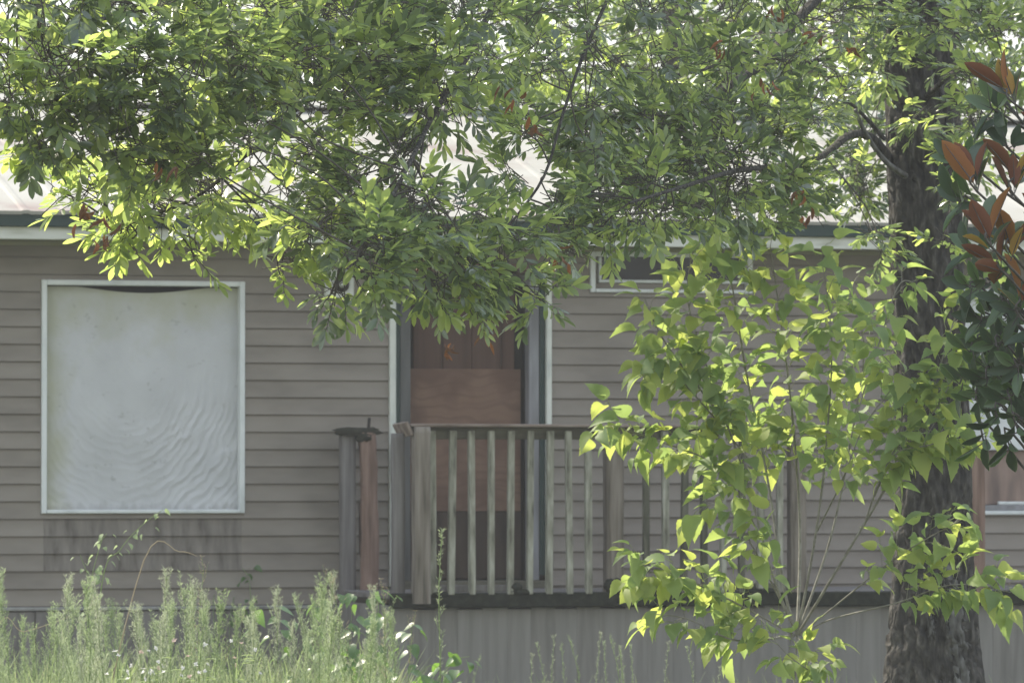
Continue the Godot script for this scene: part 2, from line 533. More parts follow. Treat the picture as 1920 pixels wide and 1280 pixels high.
	block(far, "sash", Vector3(3.02, 1.221, -0.05), Vector3(3.91, 1.24, -0.02), mats.white_frame)
	# the doorway
	var door := Node3D.new()
	door.name = "door"
	house.add_child(door)
	door.set_meta("label", "doorway boarded over with brown plywood")
	block(door, "casing", Vector3(-0.741, 0.76, -0.05), Vector3(-0.703, 2.615, 0.032), mats.trim)
	block(door, "casing", Vector3(0.2, 0.82, -0.05), Vector3(0.232, 2.615, 0.032), mats.trim)
	block(door, "casing", Vector3(-0.703, 2.56, -0.05), Vector3(0.2, 2.615, 0.03), mats.red_wood)
	block(door, "weatherstrip", Vector3(-0.703, 0.76, -0.06), Vector3(-0.672, 2.56, 0.004), mats.green_trim)
	block(door, "weatherstrip", Vector3(0.168, 0.82, -0.06), Vector3(0.2, 2.56, 0.004), mats.green_trim)
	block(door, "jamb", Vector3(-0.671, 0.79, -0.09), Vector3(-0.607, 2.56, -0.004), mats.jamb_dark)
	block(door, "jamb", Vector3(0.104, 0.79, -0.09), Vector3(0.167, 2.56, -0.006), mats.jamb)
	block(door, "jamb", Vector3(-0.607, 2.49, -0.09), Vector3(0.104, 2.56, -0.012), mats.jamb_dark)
	block(door, "threshold", Vector3(-0.703, 0.7, -0.1), Vector3(0.2, 0.79, 0.03), mats.rail)
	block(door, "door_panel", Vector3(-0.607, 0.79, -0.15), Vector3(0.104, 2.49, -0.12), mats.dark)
	for b in [[-0.565, -0.39, 0.0], [-0.388, -0.215, 0.003], [-0.213, -0.035, -0.002], [-0.033, 0.045, 0.002]]:
		block(door, "plywood_strip", Vector3(b[0], 1.99, -0.12), Vector3(b[1], 2.49, -0.102 + b[2]), mats.door_upper)
	var ply := Shape.new()
	ply.box(Vector3(-0.255, 1.6, -0.106), Vector3(0.672, 0.82, 0.02), 0.002)
	for k in ply.v.size():
		ply.uv[k] = Vector2((ply.v[k].x + 0.6) / 0.7, (2.01 - ply.v[k].y) / 0.82)
	part(door, "plywood_board", ply, plywood()).set_meta("label", "plywood board with wavy horizontal grain")
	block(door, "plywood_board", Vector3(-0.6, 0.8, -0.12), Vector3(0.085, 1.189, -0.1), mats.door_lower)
	# the outlet block left of the door
	var lamp := Node3D.new()
	lamp.name = "wall_lamp_mount"
	house.add_child(lamp)
	lamp.set_meta("label", "square white mounting block with a bare round lamp base")
	var bl := Shape.new()
	bl.box(Vector3(-1.042, 2.489, 0.03), Vector3(0.172, 0.166, 0.04), 0.008)
	part(lamp, "mounting_block", bl, mats.trim)
	var ring := Shape.new()
	ring.tube([Vector3(-1.035, 2.485, 0.05), Vector3(-1.035, 2.485, 0.062), Vector3(-1.035, 2.485, 0.07)], [0.045, 0.045, 0.03], 20)
	part(lamp, "lamp_base", ring, mats.brass)
	var hole := Shape.new()
	hole.tube([Vector3(-1.035, 2.485, 0.07), Vector3(-1.035, 2.485, 0.09)], [0.02, 0.018], 14)
	part(lamp, "bulb_socket", hole, mats.trim)
	# a small hole and a paint spot in the siding
	var hs := Shape.new()
	hs.tube([Vector3(1.2, 1.35, 0.0), Vector3(1.2, 1.35, 0.024)], [0.018, 0.017], 12)
	part(house, "wall_cover", hs, mats.dark)
	return house


func build_window_sheet() -> void:
	var s := Shape.new()
	var nx := 110
	var ny := 130
	var x0 := -2.742
	var x1 := -1.624
	var y0 := 1.2
	var y1 := 2.462
	var a := noise_of(1.3, 71, 3)
	var fine := noise_of(7.0, 72, 3)
	var depth := func(u: float, w: float) -> float:
		var x := (u - 0.40) * 1.45
		var y := (w - 0.36) * 1.26
		var r := sqrt(x * x + y * y) + 0.035 * a.get_noise_2d(u * 1.6, w * 1.6)
		var lower := smoothstep(0.22, 0.62, w - 0.12 * (u - 0.5)) * smoothstep(0.16, 0.4, r)
		var broken := clampf(0.5 + 1.9 * a.get_noise_2d(u * 2.6 + 30, w * 2.6), 0.0, 1.0)
		var ridge := pow(0.5 + 0.5 * sin(r * 70.0 + a.get_noise_2d(u * 2.0 + 9, w * 2.0) * 8.0), 1.7)
		var fine_ridge := pow(0.5 + 0.5 * sin(r * 131.0 + a.get_noise_2d(u * 3.0 + 4, w * 3.0) * 5.0), 2.0)
		var side := lerpf(0.25, 1.0, smoothstep(0.35, 0.85, u))
		var corner := smoothstep(0.5, 0.0, Vector2(1.0 - u, 1.0 - w).length() / 0.45) + 0.6 * smoothstep(0.5, 0.0, Vector2(u, 1.0 - w).length() / 0.4)
		var fan := pow(0.5 + 0.5 * sin(atan2(1.1 - w, absf(u - 0.45) + 0.05) * 34.0), 1.6)
		return (0.0062 * ridge * broken + 0.0038 * fine_ridge) * lower * side + 0.009 * corner * fan + 0.0018 * fine.get_noise_2d(u, w) + 0.012 * a.get_noise_2d(u * 0.8, w * 0.8) + 0.02 * sin(PI * u) * sin(PI * w)
	for j in ny + 1:
		for i in nx + 1:
			var u := float(i) / nx
			var w := float(j) / ny
			var top := y1 - 0.033 * pow(maxf(sin(PI * clampf((u - 0.16) / 0.7, 0, 1)), 0.0), 1.2)
			var p := Vector3(lerpf(x0, x1, u), lerpf(top, y0, w), -0.03 + depth.call(u, w))
			var e := 0.004
			var gx: float = (depth.call(u + e, w) - depth.call(u - e, w)) / (2 * e * 1.118)
			var gy: float = -(depth.call(u, w + e) - depth.call(u, w - e)) / (2 * e * 1.26)
			s.vert(p, Vector3(-gx, -gy, 1).normalized(), Vector2(u, w))
	for j in ny:
		for i in nx:
			var k := j * (nx + 1) + i
			s.tri(k, k + nx + 1, k + nx + 2)
			s.tri(k, k + nx + 2, k + 1)
	var o := part(self, "plastic_sheet", s, plastic_sheet())
	tag(o, "wrinkled white plastic sheet sagging across the left window of the house", "plastic sheet")


# ---------------------------------------------------------------- the porch
func stick(parent: Node, called: String, foot: Vector3, head: Vector3, w: float, d: float, m: Material, bevel := 0.005, turn := 0.0) -> MeshInstance3D:
	var y := (head - foot).normalized()
	var z := Vector3(0, 0, 1).rotated(y, turn)
	var x := y.cross(z).normalized()
	z = x.cross(y)
	var s := Shape.new()
	s.box(Vector3(0, foot.distance_to(head) / 2.0, 0), Vector3(w, foot.distance_to(head), d), bevel)
	return put(parent, called, mesh_of([s], [m]), Transform3D(Basis(x, y, z), foot))


# a timber whose faces have split and worn: rings of an uneven square
func worn_post(parent: Node, called: String, foot: Vector3, high: float, w: float, m: Material, wear: float, number: int) -> MeshInstance3D:
	var s := Shape.new()
	var f := noise_of(1.0, number, 3)
	var rings := 26
	var sides := 16
	for j in rings + 1:
		var y := high * j / rings
		for k in sides:
			var a := TAU * k / sides
			var c := Vector3(cos(a), 0, sin(a))
			var square := 0.5 / maxf(absf(c.x), absf(c.z)) * lerpf(1.0, 0.93, absf(sin(2 * a)))
			var r := w * square * (1.0 - wear * maxf(0.0, f.get_noise_3d(c.x * 2.0, y * 3.0, c.z * 2.0) + 0.15))
			s.vert(c * r + Vector3(0.012 * wear * sin(y * 5.0), y, 0), Vector3(c.x, 0, c.z), Vector2(a, y))
	for j in rings:
		for k in sides:
			var a := j * sides + k
			var b := j * sides + (k + 1) % sides
			s.tri(a, a + sides, b + sides)
			s.tri(a, b + sides, b)
	var top := s.vert(Vector3(0, high, 0), Vector3.UP)
	for k in sides:
		s.tri(top, rings * sides + (k + 1) % sides, rings * sides + k)
	var st := SurfaceTool.new()
	st.create_from(mesh_of([s], [m]), 0)
	st.generate_normals()
	var am := st.commit()
	am.surface_set_material(0, m)
	return put(parent, called, am, Transform3D(Basis(), foot))


func rough_lump(parent: Node, called: String, c: Vector3, size: Vector3, m: Material, number: int) -> MeshInstance3D:
	var s := Shape.new()
	var f := noise_of(1.0, number, 4)
	var rows := 10
	var cols := 18
	for j in rows + 1:
		var b := PI * j / rows - PI / 2
		for k in cols + 1:
			var a := TAU * k / cols
			var q := Vector3(cos(b) * cos(a), sin(b), cos(b) * sin(a))
			var box_like := 1.0 / pow(pow(absf(q.x), 4.0) + pow(absf(q.y), 4.0) + pow(absf(q.z), 4.0), 0.25)
			var r := box_like * (1.0 + 0.35 * f.get_noise_3dv(q * 3.0 + c))
			s.vert(q * r * size / 2.0, q, Vector2(k, j))
	for j in rows:
		for k in cols:
			var a := j * (cols + 1) + k
			s.tri(a, a + cols + 1, a + cols + 2)
			s.tri(a, a + cols + 2, a + 1)
	return put(parent, called, mesh_of([s], [m]), Transform3D(Basis(), c))


func build_porch() -> void:
	var p := thing("porch", "weathered wooden porch with railing in front of the boarded door", "porch")
	rng.seed = 5
	for k in 8:
		block(p, "floor_board", Vector3(-1.06, 0.715, 0.032 + k * 0.139), Vector3(3.5, 0.744 + 0.002 * (k % 2), 0.166 + k * 0.139), mats.grey_wood)
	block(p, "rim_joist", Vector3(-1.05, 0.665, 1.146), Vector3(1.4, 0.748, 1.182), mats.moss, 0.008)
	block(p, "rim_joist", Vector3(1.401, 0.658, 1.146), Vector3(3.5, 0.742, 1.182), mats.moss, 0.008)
	for b in [[-0.3, 0.75, 0.1, 0.035], [0.42, 0.745, 0.14, 0.03], [-0.78, 0.74, 0.12, 0.03], [0.24, 0.78, 0.1, 0.08], [1.1, 0.75, 0.2, 0.03], [-0.33, 0.775, 0.07, 0.05]]:
		rough_lump(p, "moss_clump", Vector3(b[0], b[1], 1.17), Vector3(b[2], b[3], 0.05), mats.moss, int(b[0] * 100) + 300)
	var x := -1.05
	var n := 0
	while x < 3.45:
		var w := rng.randf_range(0.125, 0.148)
		block(p, "skirt_board", Vector3(x, 0.02 + rng.randf() * 0.03, 1.112), Vector3(x + w - 0.0008, 0.664 - 0.01 * (n % 2), 1.131 + rng.randf() * 0.0015), mats.skirt_wood[rng.randi() % 3], 0.0)
		x += w
		n += 1
	for z in range(7):
		block(p, "skirt_board", Vector3(-1.05, 0.02, 0.06 + z * 0.15), Vector3(-1.032, 0.68, 0.206 + z * 0.15), mats.skirt_wood[z % 3], 0.003)
	# corner posts of the front and the rail between them
	worn_post(p, "post", Vector3(-0.883, 0.0 + 0.69, 1.19), 0.975, 0.095, mats.old_wood, 0.1, 81)
	worn_post(p, "post", Vector3(-0.99, 0.7, 1.1), 0.93, 0.07, mats.grey_wood, 0.12, 82)
	worn_post(p, "post", Vector3(0.262, 0.74, 1.1), 0.865, 0.1, mats.old_wood, 0.06, 83)
	worn_post(p, "post", Vector3(1.335, 0.74, 1.14), 0.865, 0.093, mats.old_wood, 0.06, 84)
	worn_post(p, "post", Vector3(2.413, 0.72, 1.14), 0.875, 0.095, mats.red_wood, 0.08, 85)
	block(p, "top_rail", Vector3(-0.835, 1.597, 1.115), Vector3(1.288, 1.664, 1.152), mats.rail)
	var capm := Shape.new()
	capm.box(Vector3(0.18, 1.6725, 1.15), Vector3(2.26, 0.017, 0.14), 0.004, Basis(Vector3(0, 0, 1), -0.0016))
	part(p, "rail_cap", capm, mats.cap)
	stick(p, "rail_cap", Vector3(-0.955, 1.655, 1.22), Vector3(-0.975, 1.645, 1.02), 0.085, 0.02, mats.cap)
	block(p, "bottom_rail", Vector3(-0.83, 0.752, 1.12), Vector3(-0.35, 0.79, 1.15), mats.grey_wood)
	block(p, "bottom_rail", Vector3(0.32, 0.752, 1.12), Vector3(1.285, 0.79, 1.15), mats.rail)
	var bx := -0.812
	for k in 19:
		if absf(bx - 0.262) < 0.06 or bx > 1.27:
			bx += 0.113
			continue
		var lean := rng.randf_range(-0.006, 0.006)
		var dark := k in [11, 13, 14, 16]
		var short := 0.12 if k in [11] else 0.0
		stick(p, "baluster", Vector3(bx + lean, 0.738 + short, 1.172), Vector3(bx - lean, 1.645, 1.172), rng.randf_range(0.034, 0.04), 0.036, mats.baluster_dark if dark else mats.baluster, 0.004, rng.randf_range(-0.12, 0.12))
		bx += 0.113
	# the two rotted posts by the wall
	worn_post(p, "post", Vector3(-1.026, 0.72, 0.16), 0.92, 0.085, mats.grey_wood, 0.08, 86)
	worn_post(p, "post", Vector3(-0.915, 0.72, 0.2), 0.92, 0.1, mats.red_wood, 0.42, 87).set_meta("label", "split reddish post under the black rotten cap")
	rough_lump(p, "rotten_cap", Vector3(-0.975, 1.645, 0.18), Vector3(0.255, 0.045, 0.13), mats.rotten, 88)
	rough_lump(p, "rotten_cap", Vector3(-0.94, 1.615, 0.2), Vector3(0.1, 0.055, 0.11), mats.rotten, 89)
	stick(p, "iron_rod", Vector3(-0.915, 1.65, 0.2), Vector3(-0.908, 1.725, 0.2), 0.016, 0.012, mats.dark, 0.002)


# ---------------------------------------------------------------- foliage
const OAK_LEAF := [Vector2(0, .04), Vector2(.22, .33), Vector2(.48, .5), Vector2(.72, .46), Vector2(.9, .24), Vector2(1, 0)]
const BROAD_LEAF := [Vector2(0, .04), Vector2(.18, .36), Vector2(.45, .5), Vector2(.7, .42), Vector2(.88, .22), Vector2(1, 0)]
const HEART_LEAF := [Vector2(0, .03), Vector2(.02, .3), Vector2(.07, .43), Vector2(.13, .46), Vector2(.2, .52), Vector2(.27, .5), Vector2(.36, .51), Vector2(.43, .44), Vector2(.52, .43), Vector2(.59, .34), Vector2(.67, .32), Vector2(.74, .21), Vector2(.84, .13), Vector2(.93, .045), Vector2(1, 0)]


# how the leaves of one twig sit: (at, along, face, length, width, fold, droop), twig along +z
func twig_plan(leaves: int, long: float) -> Array:
	var plan := []
	for k in leaves:
		var t := 1.0 - 0.75 * pow(float(k) / leaves, 1.1)
		var turn := (1 if k % 2 else -1) * (0.35 + 0.75 * (1.0 - t) + rng.randf_range(-0.25, 0.35)) if k else rng.randf_range(-0.2, 0.2)
		var along := Vector3(sin(turn), rng.randf_range(-0.5, 0.35), cos(turn))
		var face := (Vector3(0, 1, 0) + jitter(0.3)).normalized()
		var l := long * rng.randf_range(0.7, 1.12)
		plan.append([Vector3(0, 0, 0.11 * t), along, face, l, l * rng.randf_range(0.3, 0.39), rng.randf_range(0.1, 0.5), rng.randf_range(-0.1, 0.25)])
	return plan


func twig_mesh(plan: Array, leaf_mats: Array, pick: Array, profile: Array, stalk: bool) -> ArrayMesh:
	var groups := []
	for k in leaf_mats.size():
		groups.append(Shape.new())
	for k in plan.size():
		var q: Array = plan[k]
		groups[pick[k % pick.size()]].leaf(q[0], q[1], q[2], q[3], q[4], profile, q[5], q[6])
	var all := leaf_mats.duplicate()
	if stalk:
		var s := Shape.new()
		s.tube([Vector3(0, 0.01, -0.09), Vector3(0, 0, 0), Vector3(0, 0, 0.1)], [0.0019, 0.0016, 0.001], 4)
		groups.append(s)
		all.append(mats.twig)
	return mesh_of(groups, all)


func aim(at: Vector3, along: Vector3, roll: float, size: float) -> Transform3D:
	var z := along.normalized()
	var y := (Vector3.UP - z * z.y).normalized().rotated(z, roll)
	return Transform3D(Basis(y.cross(z), y, z).scaled(Vector3.ONE * size), at)


func nearest_on(lines: Array, p: Vector3) -> Vector3:
	var best := Vector3.ZERO
	var far := INF
	for l in lines:
		for q in l:
			var d: float = q.distance_to(p)
			if d < far:
				far = d
				best = q
	return best


func bark_trunk(foot: Vector3, axis: Array, radii: Array, sides := 72, per := 30) -> Array:
	var bark := Shape.new()
	var f := noise_of(1.0, 91, 4)
	var pts := curve(axis, per)
	var rr := curve(radii.map(func(r): return Vector3(r, 0, 0)), per).map(func(q): return q.x)
	for i in pts.size():
		for k in sides + 1:
			var a := TAU * k / sides
			var c := Vector3(cos(a), 0, sin(a))
			var y: float = pts[i].y
			var furrow := absf(f.get_noise_3d(c.x * 5.5 + 0.6 * f.get_noise_2d(y * 3.0, a), y * 2.6, c.z * 5.5))
			var r: float = rr[i] * (1.0 + 0.06 * f.get_noise_3d(c.x * 1.2, y * 0.9, c.z * 1.2 + 40)) + 0.036 * minf(furrow * 3.4, 0.75) - 0.02 + 0.004 * f.get_noise_3d(c.x * 14.0, y * 14.0, c.z * 14.0)
			if y < 1.1:
				r += 0.05 * pow((1.1 - y) / 1.1, 1.5) * f.get_noise_2d(a * 1.5, 8.0)
			bark.vert(pts[i] - foot + c * r, c, Vector2(a, y))
	for i in pts.size() - 1:
		for k in sides:
			var a := i * (sides + 1) + k
			bark.tri(a, a + sides + 1, a + sides + 2)
			bark.tri(a, a + sides + 2, a + 1)
	return [bark]


func smooth(s: Shape, m: Material) -> ArrayMesh:
	var st := SurfaceTool.new()
	st.create_from(mesh_of([s], [m]), 0)
	st.generate_normals()
	var am := st.commit()
	am.surface_set_material(0, m)
	return am


func build_oak() -> void:
	rng.seed = 11
	var foot := spot(1.86, 0, 25)
	var oak := thing("oak_tree", "large oak with furrowed trunk whose leafy boughs hang before the house", "oak tree", foot)
	var axis := spots([Vector3(1.905, -0.1, 25), Vector3(1.9, 0.5, 25), Vector3(1.9, 1.0, 25), Vector3(1.9, 1.6, 25), Vector3(1.875, 2.3, 25), Vector3(1.86, 2.9, 25), Vector3(1.83, 3.6, 25), Vector3(1.8, 4.6, 25.1)])
	var trunk: Array = bark_trunk(foot, axis, [0.33, 0.228, 0.18, 0.165, 0.16, 0.165, 0.15, 0.11])
	put(oak, "trunk", smooth(trunk[0], mats.bark))
	# pale lichen crusts on the trunk's foot
	var crust_noise := noise_of(3.0, 95, 4)
	for c in [[0.5, 0.78, 0.42, 0.07], [0.6, 0.48, 0.5, 0.1], [0.3, 0.98, 0.25, 0.05], [-0.1, 0.72, 0.16, 0.03], [0.75, 0.25, 0.3, 0.07], [0.1, 0.4, 0.2, 0.03]]:
		var s := Shape.new()
		for i in 31:
			for k in 19:
				var a: float = PI * 0.5 + deg_to_rad(LOOK) - c[0] + (k - 9) * c[3] * 0.45
				var y: float = c[1] + (i - 15) * c[2] / 15.0 * 0.5
				var edge := sqrt(pow((i - 15) / 15.0, 2.0) + pow((k - 9) / 9.0, 2.0)) + crust_noise.get_noise_3d(i * 0.07, k * 0.22, c[1] * 9.0) * 1.1
				var base_r := lerpf(0.235, 0.187, clampf((y - 0.45) / 0.55, 0.0, 1.0)) + maxf(0.45 - y, 0.0) * 0.16
				var r := base_r + (0.004 if edge < 0.62 else -0.035)
				s.vert(Vector3(0.035 * 0.96 + cos(a) * r, y, 0.035 * 0.29 + sin(a) * r), Vector3(cos(a), 0, sin(a)), Vector2(i, k))
		for i in 30:
			for k in 18:
				var q := i * 19 + k
				s.tri(q, q + 20, q + 19)
				s.tri(q, q + 1, q + 20)
		put(oak, "lichen_patch", smooth(s, mats.lichen))
	# scaffold limbs
	var lines := []
	var limbs := [
		[[Vector3(1.755, 2.752, 25.00), Vector3(1.622, 2.904, 24.80), Vector3(1.490, 2.903, 24.40), Vector3(1.339, 2.780, 23.80), Vector3(1.103, 2.663, 22.50), Vector3(0.860, 2.577, 21.30), Vector3(0.625, 2.465, 20.30), Vector3(0.415, 2.372, 19.60)], 0.024, 0.005],
		[[Vector3(1.779, 3.401, 25.00), Vector3(1.508, 3.597, 24.50), Vector3(1.292, 3.438, 24.00), Vector3(1.080, 3.162, 23.40), Vector3(0.918, 3.033, 23.00), Vector3(0.714, 2.869, 22.50), Vector3(0.550, 2.720, 22.00)], 0.030, 0.009],
		[[Vector3(1.755, 3.305, 25.00), Vector3(1.508, 3.279, 24.50), Vector3(1.246, 3.188, 24.00), Vector3(1.021, 3.209, 23.60), Vector3(0.803, 3.103, 23.20), Vector3(0.658, 3.052, 22.80)], 0.014, 0.005],
		[[Vector3(1.779, 3.690, 25.00), Vector3(1.215, 3.927, 23.40), Vector3(0.602, 3.735, 21.60), Vector3(0.078, 3.470, 20.40), Vector3(-0.373, 3.258, 19.40), Vector3(-0.778, 3.075, 18.40), Vector3(-1.198, 2.902, 17.80), Vector3(-1.556, 2.802, 17.40)], 0.030, 0.005],
		[[Vector3(0.078, 3.470, 20.40), Vector3(-0.110, 2.928, 19.00), Vector3(-0.248, 2.633, 18.40), Vector3(-0.338, 2.378, 17.60), Vector3(-0.430, 2.174, 17.20), Vector3(-0.507, 2.018, 17.00)], 0.013, 0.003],
		[[Vector3(-0.373, 3.258, 19.40), Vector3(-0.630, 2.707, 18.20), Vector3(-0.862, 2.486, 18.30), Vector3(-1.026, 2.350, 18.40), Vector3(-1.198, 2.288, 18.60), Vector3(-1.359, 2.271, 18.60)], 0.011, 0.003],
		[[Vector3(0.602, 3.735, 21.60), Vector3(0.314, 3.078, 20.40), Vector3(0.189, 2.718, 19.70), Vector3(0.112, 2.456, 19.40), Vector3(-0.018, 2.261, 19.20), Vector3(-0.106, 2.067, 18.40)], 0.008, 0.003],
		[[Vector3(0.602, 3.735, 21.60), Vector3(-0.292, 3.531, 19.00), Vector3(-0.948, 3.258, 17.60), Vector3(-1.479, 3.006, 16.90)], 0.030, 0.008],
		[[Vector3(1.827, 3.065, 25.00), Vector3(1.963, 3.182, 24.30), Vector3(2.034, 3.057, 23.50), Vector3(2.105, 2.855, 22.80)], 0.014, 0.006],
		[[Vector3(1.887, 3.401, 25.00), Vector3(1.932, 3.099, 24.80), Vector3(1.987, 3.062, 24.60), Vector3(2.041, 2.908, 24.40), Vector3(1.915, 2.699, 24.00)], 0.012, 0.005],
		[[Vector3(1.767, 2.744, 24.84), Vector3(1.662, 2.808, 24.70), Vector3(1.573, 2.920, 24.60), Vector3(1.519, 3.020, 24.50)], 0.014, 0.008, true],
		[[Vector3(1.676, 2.914, 24.90), Vector3(1.496, 3.069, 24.70), Vector3(1.437, 2.938, 24.50)], 0.010, 0.005],
	]
	for l in limbs:
		var pts := curve(spots(l[0]), 5)
		lines.append(pts)
		var s := Shape.new()
		s.tube(pts.map(func(q): return q - foot), taper(pts.size(), l[1], l[2]), 8)
		put(oak, "limb", mesh_of([s], [mats.lichen if l.size() > 3 else mats.bark]))
	# sprays of leaves: centre, half width, half height, how many twigs
	var sprays := [
		[Vector3(-0.783, 3.244, 18.50), 0.231, 0.107, 8, 0.0, true],
		[Vector3(-0.320, 3.244, 18.50), 0.231, 0.107, 12],
		[Vector3(0.146, 3.290, 18.97), 0.237, 0.109, 12],
		[Vector3(0.648, 3.375, 19.83), 0.248, 0.114, 12],
		[Vector3(1.194, 3.460, 20.70), 0.259, 0.119, 12],
		[Vector3(1.783, 3.545, 21.57), 0.270, 0.124, 12],
		[Vector3(2.416, 3.630, 22.43), 0.280, 0.129, 12],
		[Vector3(-1.576, 2.852, 16.90), 0.154, 0.122, 35],
		[Vector3(-1.373, 2.852, 16.90), 0.154, 0.122, 35],
		[Vector3(-1.170, 2.852, 16.90), 0.154, 0.122, 35],
		[Vector3(-0.978, 2.868, 17.10), 0.156, 0.123, 35],
		[Vector3(-0.790, 2.900, 17.48), 0.160, 0.126, 35],
		[Vector3(-0.592, 2.932, 17.85), 0.163, 0.129, 45],
		[Vector3(-0.386, 2.964, 18.23), 0.167, 0.131, 45],
		[Vector3(-0.170, 2.996, 18.61), 0.170, 0.134, 45],
		[Vector3(0.000, 3.061, 19.50), 0.169, 0.112, 21],
		[Vector3(0.252, 3.116, 20.15), 0.174, 0.116, 21],
		[Vector3(0.520, 3.170, 20.80), 0.180, 0.120, 21],
		[Vector3(0.804, 3.224, 21.45), 0.186, 0.124, 21],
		[Vector3(1.105, 3.279, 22.10), 0.191, 0.128, 21],
		[Vector3(1.422, 3.333, 22.75), 0.197, 0.131, 21],
		[Vector3(-1.583, 2.674, 16.80), 0.137, 0.105, 35],
		[Vector3(-1.397, 2.674, 16.80), 0.137, 0.105, 35],
		[Vector3(-1.212, 2.674, 16.80), 0.137, 0.105, 35],
		[Vector3(-1.030, 2.679, 16.88), 0.138, 0.105, 35],
		[Vector3(-0.861, 2.705, 17.22), 0.141, 0.108, 35],
		[Vector3(-0.684, 2.731, 17.57), 0.144, 0.110, 45],
		[Vector3(-0.500, 2.757, 17.92), 0.146, 0.112, 45],
		[Vector3(-0.307, 2.783, 18.27), 0.149, 0.114, 45],
		[Vector3(-0.111, 2.833, 19.20), 0.148, 0.102, 23],
		[Vector3(0.105, 2.875, 19.77), 0.152, 0.105, 23],
		[Vector3(0.333, 2.917, 20.35), 0.157, 0.108, 23],
		[Vector3(0.573, 2.959, 20.93), 0.161, 0.111, 23],
		[Vector3(0.827, 3.001, 21.50), 0.165, 0.114, 23],
		[Vector3(1.093, 3.043, 22.07), 0.170, 0.117, 23],
		[Vector3(-1.536, 2.543, 16.90), 0.122, 0.081, 28],
		[Vector3(-1.381, 2.543, 16.90), 0.122, 0.081, 30],
		[Vector3(-1.202, 2.543, 16.90), 0.122, 0.081, 32],
		[Vector3(-1.029, 2.549, 16.99), 0.123, 0.082, 32],
		[Vector3(-0.881, 2.569, 17.29), 0.125, 0.083, 28],
		[Vector3(-0.728, 2.589, 17.60), 0.127, 0.085, 33],
		[Vector3(-0.552, 2.611, 17.93), 0.129, 0.086, 36],
		[Vector3(-0.386, 2.631, 18.23), 0.131, 0.088, 39],
		[Vector3(-0.214, 2.651, 18.54), 0.134, 0.089, 33],
		[Vector3(0.038, 2.690, 19.70), 0.142, 0.095, 24],
		[Vector3(0.273, 2.728, 20.30), 0.146, 0.098, 30],
		[Vector3(0.501, 2.763, 20.85), 0.150, 0.100, 36],
		[Vector3(0.741, 2.798, 21.40), 0.154, 0.103, 33],
		[Vector3(0.992, 2.834, 21.95), 0.158, 0.106, 27],
		[Vector3(1.206, 2.862, 22.40), 0.162, 0.108, 21],
		[Vector3(-1.446, 2.434, 16.90), 0.097, 0.045, 21],
		[Vector3(-1.300, 2.430, 17.00), 0.090, 0.046, 18],
		[Vector3(-1.144, 2.403, 17.00), 0.114, 0.078, 36],
		[Vector3(-1.003, 2.400, 17.10), 0.115, 0.082, 36],
		[Vector3(-0.860, 2.447, 17.20), 0.066, 0.074, 18],
		[Vector3(-1.155, 2.387, 18.20), 0.131, 0.079, 26, 0.0, true],
		[Vector3(-1.015, 2.378, 18.20), 0.096, 0.088, 20, 0.0, true],
		[Vector3(-1.390, 2.370, 18.30), 0.106, 0.042, 12, 0.1, true],
		[Vector3(-1.290, 2.339, 18.50), 0.133, 0.060, 26, 0.1, true],
		[Vector3(-1.163, 2.326, 18.60), 0.134, 0.072, 28, 0.1, true],
		[Vector3(-1.014, 2.312, 18.50), 0.089, 0.053, 14, 0.1, true],
		[Vector3(-1.513, 2.352, 18.40), 0.039, 0.018, 5, 0.1, true],
		[Vector3(-1.433, 2.325, 18.40), 0.053, 0.025, 6, 0.1, true],
		[Vector3(-1.315, 2.246, 18.60), 0.064, 0.032, 9, 0.2, true],
		[Vector3(-1.207, 2.254, 18.60), 0.080, 0.036, 10, 0.2, true],
		[Vector3(-1.288, 2.195, 18.60), 0.039, 0.014, 3, 0.2, true],
		[Vector3(-1.088, 2.214, 18.70), 0.036, 0.054, 7, 0.6, true],
		[Vector3(-1.070, 2.142, 18.70), 0.014, 0.029, 2, 0.8, true],
		[Vector3(-0.948, 2.281, 18.60), 0.080, 0.036, 9, 0.2, true],
		[Vector3(-0.841, 2.308, 18.60), 0.080, 0.047, 12, 0.2, true],
		[Vector3(-0.730, 2.123, 18.30), 0.053, 0.025, 7, 0.2, true],
		[Vector3(-0.677, 2.180, 18.30), 0.035, 0.035, 5, 0.3, true],
		[Vector3(-0.771, 2.085, 18.30), 0.021, 0.014, 2, 0.2, true],
		[Vector3(-0.876, 2.435, 18.60), 0.072, 0.054, 9, 0.0, true],
		[Vector3(-0.805, 2.507, 18.60), 0.072, 0.063, 9, 0.0, true],
		[Vector3(-0.831, 2.541, 18.00), 0.069, 0.035, 12],
		[Vector3(-0.637, 2.474, 18.40), 0.106, 0.088, 36],
		[Vector3(-0.708, 2.332, 18.40), 0.097, 0.080, 20, 0.0, true],
		[Vector3(-0.630, 2.204, 17.70), 0.102, 0.077, 27],
		[Vector3(-0.516, 2.368, 17.90), 0.112, 0.086, 30],
		[Vector3(-0.502, 2.217, 18.00), 0.121, 0.095, 36],
		[Vector3(-0.383, 2.274, 18.10), 0.122, 0.104, 36],
		[Vector3(-0.376, 2.436, 18.20), 0.105, 0.088, 27],
		[Vector3(-0.441, 2.123, 17.00), 0.074, 0.065, 24],
		[Vector3(-0.585, 1.996, 17.90), 0.065, 0.029, 12, 0.4],
		[Vector3(-0.441, 2.017, 17.00), 0.074, 0.052, 18, 0.4],
		[Vector3(-0.364, 2.115, 17.20), 0.083, 0.074, 24],
		[Vector3(-0.234, 2.206, 17.40), 0.109, 0.075, 30],
		[Vector3(-0.268, 2.283, 17.40), 0.067, 0.059, 14],
		[Vector3(-0.120, 2.260, 17.80), 0.068, 0.048, 14],
		[Vector3(-0.186, 2.097, 17.60), 0.102, 0.076, 30],
